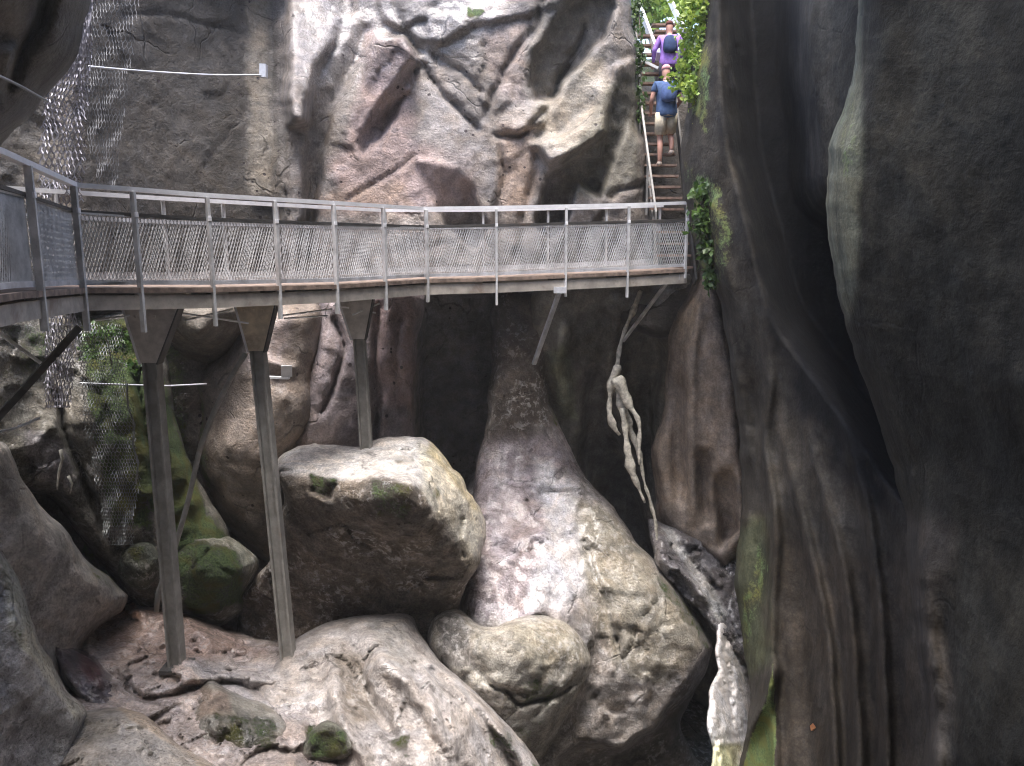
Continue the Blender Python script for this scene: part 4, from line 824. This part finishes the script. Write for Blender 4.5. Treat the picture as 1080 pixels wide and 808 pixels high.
def draped(edgeL, edgeR, Yf, amp, sd_):
    L = np.array(edgeL, float); Rr_ = np.array(edgeR, float)
    def f(u, v):
        v = min(max(v, 0), 1); y = L[0, 1]+(L[-1, 1]-L[0, 1])*v
        xl = np.interp(y, L[:, 1], L[:, 0]); xr = np.interp(y, Rr_[:, 1], Rr_[:, 0]); x = xl+(xr-xl)*u
        w_ = math.sin(u*9+v*23+sd_)*.6+math.sin(u*17-v*31+sd_*2)*.4+math.sin(v*57+u*5)*.3
        return W(x+w_*1.6, y, Yf(x, y)+amp*w_)
    return f
for i_ in range(2):
    net('netting', draped([(88, -20), (82, 30), (70, 70), (48, 105), (44, 150), (42, 215), (46, 300), (50, 430)], [(98, -20), (96, 60), (92, 120), (88, 200), (84, 260), (82, 360), (74, 430)], lambda x, y: 8.9+.0015*y+i_*.12, .06, i_*2.1), 8+i_, 62+5*i_, M_wire, .0065,
        ['shiny folded wire netting hanging beside the dark top left overhang, nearest layer', 'shiny folded wire netting hanging beside the dark overhang, back layer'][i_])
net('netting', draped([(92, -20), (92, 200)], [(150, -20), (122, 200)], lambda x, y: 11.2, .05, 4), 13, 34, M_netd, .004, 'thin dull wire netting flat on the brown wall right of the shiny netting')
net('netting', draped([(84, 340), (86, 400), (90, 450), (104, 520), (112, 575)], [(132, 340), (134, 400), (142, 450), (148, 500), (140, 575)], lambda x, y: 9.7+.001*(y-400), .12, 1), 16, 60, M_wired, .0042, 'sagging wire netting over the mossy slope left of the first column')
def cable(pts, Y_, r, label, mat=M_wired):
    bm = bmesh.new(); q = smooth_poly(pts, False, 10); tube(bm, [W(x, y, Y_(x)) for x, y in q], r, 6); return tag(fin('cable', bm, mat, smooth=True), label, 'cable')
cable([(92, 70), (150, 75), (220, 79), (278, 79)], lambda x: 10.6+(x-92)*.012, .014, 'taut steel cable stretched across the brown upper wall', M_galv)
cable([(-10, 76), (20, 90), (50, 107)], lambda x: 6.0+.015*x, .011, 'short steel cable crossing the dark top left overhang')
cable([(84, 404), (140, 406), (175, 407), (218, 405)], lambda x: 9.8+.008*(x-84), .012, 'thin cable running level behind the first tall column', M_galv)
cable([(-10, 457), (15, 452), (42, 441)], lambda x: 8.2, .016, 'short pale cable at the left edge below the dark strut', M_galv)
cable([(134, 404), (135, 430), (142, 448), (140, 470), (146, 488), (143, 510)], lambda x: 9.5, .012, 'wavy edge wire of the netting on the mossy slope')
bm = bmesh.new(); bar(bm, W(278, 68, 12.85), W(278, 82, 12.85), .12, .1); tag(fin('anchor_bracket', bm, M_galv), 'small metal anchor holding the long cable on the upper wall', 'bracket')
bm = bmesh.new(); p = W(298, 392, 11.6); bar(bm, p+Vector((.06, 0, -.08)), p+Vector((.08, -.05, .1)), .16, .02); bar(bm, p+Vector((-.32, 0, -.08)), p+Vector((.1, 0, -.1)), .08, .03); tag(fin('wall_bracket', bm, M_bright), 'small pale folded metal bracket on the wall right of the second column', 'bracket')

# ================================================================== bleached driftwood caught in the cleft
drift = empty('driftwood', W(700, 560, 13.4)); tag(drift, 'long twisted pale driftwood hanging in the dark hollow right of the slab', 'driftwood')
def branch(name, pts, Y_, rs, mat=M_root, root=drift):
    bm = bmesh.new(); q = smooth_poly(pts, False, 5, 1.5, len(pts)); n = len(q); P3 = [W(x, y, Y_-max(0, y-600)*.012) for x, y in q]; rings = []
    for i, p in enumerate(P3):
        d = (P3[min(i+1, n-1)]-P3[max(i-1, 0)]).normalized(); a = d.cross(Vector((0, 1, 0))).normalized(); b = a.cross(d)
        t = i/(n-1); rr = np.interp(t, np.linspace(0, 1, len(rs)), rs)*(1+.25*math.sin(i*1.7)+.2*math.sin(i*.6))
        rings.append([bm.verts.new(p+(a*math.cos(k*math.pi/4)+b*math.sin(k*math.pi/4)*.7)*rr*(1+.2*math.sin(k*2.3+i*.4))) for k in range(8)])
    for A, B in zip(rings, rings[1:]):
        for k in range(8): bm.faces.new((A[k], A[(k+1) % 8], B[(k+1) % 8], B[k]))
    bm.faces.new(rings[0][::-1]); bm.faces.new(rings[-1]); return fin(name, bm, mat, root, smooth=True)
branch('stem', [(676, 306), (668, 325), (658, 352), (653, 375), (650, 395), (654, 420), (664, 450), (674, 480), (680, 510), (690, 545), (694, 575), (706, 598), (722, 613), (742, 634), (760, 652)], 13.5, [.03, .05, .03, .04, .08, .07, .04, .03, .025, .035, .05, .06, .07, .04])
branch('side_branch', [(652, 385), (645, 405), (643, 430), (648, 450), (654, 458)], 13.45, [.05, .08, .05, .06, .02])
branch('side_branch', [(656, 430), (659, 450), (662, 475), (668, 500), (676, 520), (681, 530)], 13.4, [.05, .05, .08, .05, .02])
branch('side_branch', [(650, 398), (660, 420), (672, 440), (675, 452), (674, 490)], 13.35, [.10, .06, .03, .02])

def stick(pts, Y_, r, label):
    bm = bmesh.new(); q = smooth_poly(pts, False, 6, 1.2, 3); tube(bm, [W(x, y, Y_) for x, y in q], r, 6, r*.4); return tag(fin('stick', bm, M_root, smooth=True), label, 'stick')
stick([(64, 474), (66, 484), (62, 496), (60, 516)], 9.0, .022, 'pale broken stick lodged in the rocks below the shiny netting')
stick([(72, 502), (76, 510), (74, 520)], 9.0, .02, 'short pale stick stub, right of the longer broken stick')
bm = bmesh.new(); p = W(857, 767, 7.6); vs_ = [bm.verts.new(p+Vector(q)) for q in ((0, 0, .05), (.03, -.02, .01), (.015, 0, -.045), (-.02, -.01, -.035), (-.03, 0, .015))]; bm.faces.new(vs_); bmesh.ops.solidify(bm, geom=bm.faces[:], thickness=.004)
tag(fin('leaf', bm, plain('orange_leaf', (.55, .25, .12), .6)), 'small orange dead leaf stuck low on the dark fluted wall', 'leaf')

# ================================================================== leaves
def leaves(name, spots, mat, label=None, cat=None, group=None, root=None, seed=0, droop=.4, length=(.06, .12), kind=None):
    """spots: list of (center, spread Vector, count)"""
    rg = np.random.RandomState(seed); V_, Fc, T_ = [], [], []
    for c, spd, n in spots:
        for _ in range(n):
            o_ = rg.normal(size=3)*np.array(spd)*.6; p = Vector(c)+Vector(o_); L = rg.uniform(*length); wd = L*rg.uniform(.28, .45)
            d = Vector((rg.normal()*.8, -abs(rg.normal())*.5, rg.normal()*.5-droop)).normalized(); s_ = d.cross(Vector(rg.normal(size=3))).normalized(); u_ = s_.cross(d)
            b = len(V_); m = p+d*L*.5-u_*L*.06
            V_ += [p, p+d*L*.45+s_*wd, p+d*L-u_*L*.2, p+d*L*.45-s_*wd, m]; Fc += [(b, b+1, b+4), (b+1, b+2, b+4), (b+2, b+3, b+4), (b+3, b, b+4)]; t = rg.rand()
            T_ += [t]*5
    me = bpy.data.meshes.new(name); me.from_pydata(V_, [], Fc); at = me.attributes.new('tone', 'FLOAT', 'POINT'); at.data.foreach_set('value', np.array(T_, np.float32))
    o = link_mesh(name, me, mat)
    if root is not None: me.transform(Matrix.Translation(-root.location)); o.parent = root
    return tag(o, label, cat, group, kind)
def shrub(name, label, spots_px, mat, stems, seed, group=None, **k):
    c0 = Vector(W(*stems[0][0])); root = empty(name, c0); tag(root, label, 'plant', group)
    for s_ in stems:
        bm = bmesh.new(); tube(bm, [W(*q) for q in s_], .012, 5, .006); fin('stem', bm, M_bark, root)
    leaves('foliage', [(W(x, y, Y_), (sx, sy, sz), n) for x, y, Y_, sx, sy, sz, n in spots_px], mat, root=root, seed=seed, **k)
    return root
shrub('leafy_bush', 'bright yellow-green bush hanging from the rock lip beside the stairs', [(728, 10, 13.3, .16, .3, .35, 420), (726, 55, 13.2, .10, .2, .25, 260), (722, 75, 13.2, .08, .2, .15, 120), (738, 8, 12.8, .18, .2, .3, 260), (742, 40, 12.8, .14, .2, .3, 260), (738, 75, 12.7, .12, .2, .3, 240), (730, 95, 12.6, .12, .15, .16, 160), (740, 110, 12.6, .06, .1, .3, 110), (738, -30, 13, .3, .3, .3, 200)], M_leafb, [[(748, 20, 12.9), (742, 50, 12.8), (738, 90, 12.7)], [(748, 0, 12.9), (735, 10, 12.8)]], 1)
shrub('leafy_bush', 'small sprig of green leaves in front of the blue shirted person', [(706, 80, 13.4, .07, .06, .06, 22), (716, 88, 13.3, .08, .08, .1, 40), (724, 92, 13.2, .10, .08, .1, 60)], M_leafb, [[(738, 78, 12.9), (718, 82, 13.2), (700, 84, 13.6)]], 2)
shrub('hanging_ivy', 'dark green ivy hanging on the rock right of the railing end', [(745, 200, 12.1, .16, .1, .16, 130), (745, 235, 12.0, .2, .1, .25, 240), (752, 262, 12.0, .16, .1, .2, 180), (748, 292, 12.0, .08, .08, .14, 70)], M_leafd, [[(742, 185, 12.2), (748, 230, 12.1), (750, 285, 12.0)]], 3, droop=.9, length=(.07, .13))
shrub('hanging_ivy', 'narrow trail of moss and leaves down the edge of the pale wall', [(675, 60, 15.2, .06, .1, .4, 110), (676, 110, 15.0, .05, .1, .35, 90), (672, 10, 15.6, .1, .1, .4, 120)], M_leafd, [[(674, 10, 15.6), (676, 60, 15.2), (676, 120, 15.0)]], 4, droop=.9)
shrub('leafy_bush', 'small dark leafy plant on the mossy slope beside the first column', [(112, 350, 10.2, .16, .15, .12, 90), (128, 362, 10.3, .14, .15, .12, 80), (98, 372, 10.1, .12, .15, .14, 70), (140, 385, 10.6, .12, .12, .14, 50)], M_leafd, [[(118, 385, 10.5), (114, 365, 10.4), (112, 348, 10.3)]], 8, length=(.05, .10))
# trees above the stair, seen through the gap
for i_, (x, y, Y_) in enumerate([(680, -10, 21), (712, -30, 23)]):
    b_ = W(x+20, 110, Y_); root = empty('tree', b_); tag(root, ['yellow-green tree above the stairs, left in the gap', 'yellow-green tree above the stairs, right in the gap'][i_], 'tree', 'trees above the stairs')
    bm = bmesh.new(); tube(bm, [b_, W(x+12, 60, Y_), W(x, y, Y_), W(x-4, y-60, Y_)], .14, 8, .05); fin('trunk', bm, M_bark, root, smooth=True)
    leaves('crown', [(W(x, y, Y_), (.8, .8, .9), 900), (W(x+14, y+18, Y_), (.5, .6, .5), 350), (W(x-10, y+22, Y_), (.4, .5, .5), 250)], M_leafb, root=root, seed=30+i_, length=(.12, .22))
# leafy ground behind the stair head
o = rock('hillside', [(640, 30), (680, 62), (720, 50), (760, 20), (800, 200), (640, 200)], [(640, 60, 24), (760, 60, 24), (700, 200, 18)], M_bould, col=(.3, .3, .2), Rr=8, ra=.3, thick=2, h=4, seed=50, moss=[(None, 1, .7)])
tag(o, kind='structure')

# ------------------------------------------------------------------ haze volume added to lift the shadows in the gorge
bm = bmesh.new(); bmesh.ops.create_cube(bm, size=1)
for v_ in bm.verts: v_.co = Vector((v_.co.x*50-2, v_.co.y*48+7, v_.co.z*40+1))
hm = bpy.data.materials.new('added_haze'); hm.use_nodes = True; hm.node_tree.nodes.clear()
ho = hm.node_tree.nodes.new('ShaderNodeOutputMaterial'); hv = hm.node_tree.nodes.new('ShaderNodeVolumePrincipled'); hv.inputs['Density'].default_value = .0011; hv.inputs['Color'].default_value = (.92, .94, .96, 1); hv.inputs['Anisotropy'].default_value = .2
hm.node_tree.links.new(hv.outputs[0], ho.inputs['Volume']); tag(fin('added_haze', bm, hm), 'thin haze added to lift the dark tones of the gorge', kind='stuff'); S.cycles.volume_bounces = 1
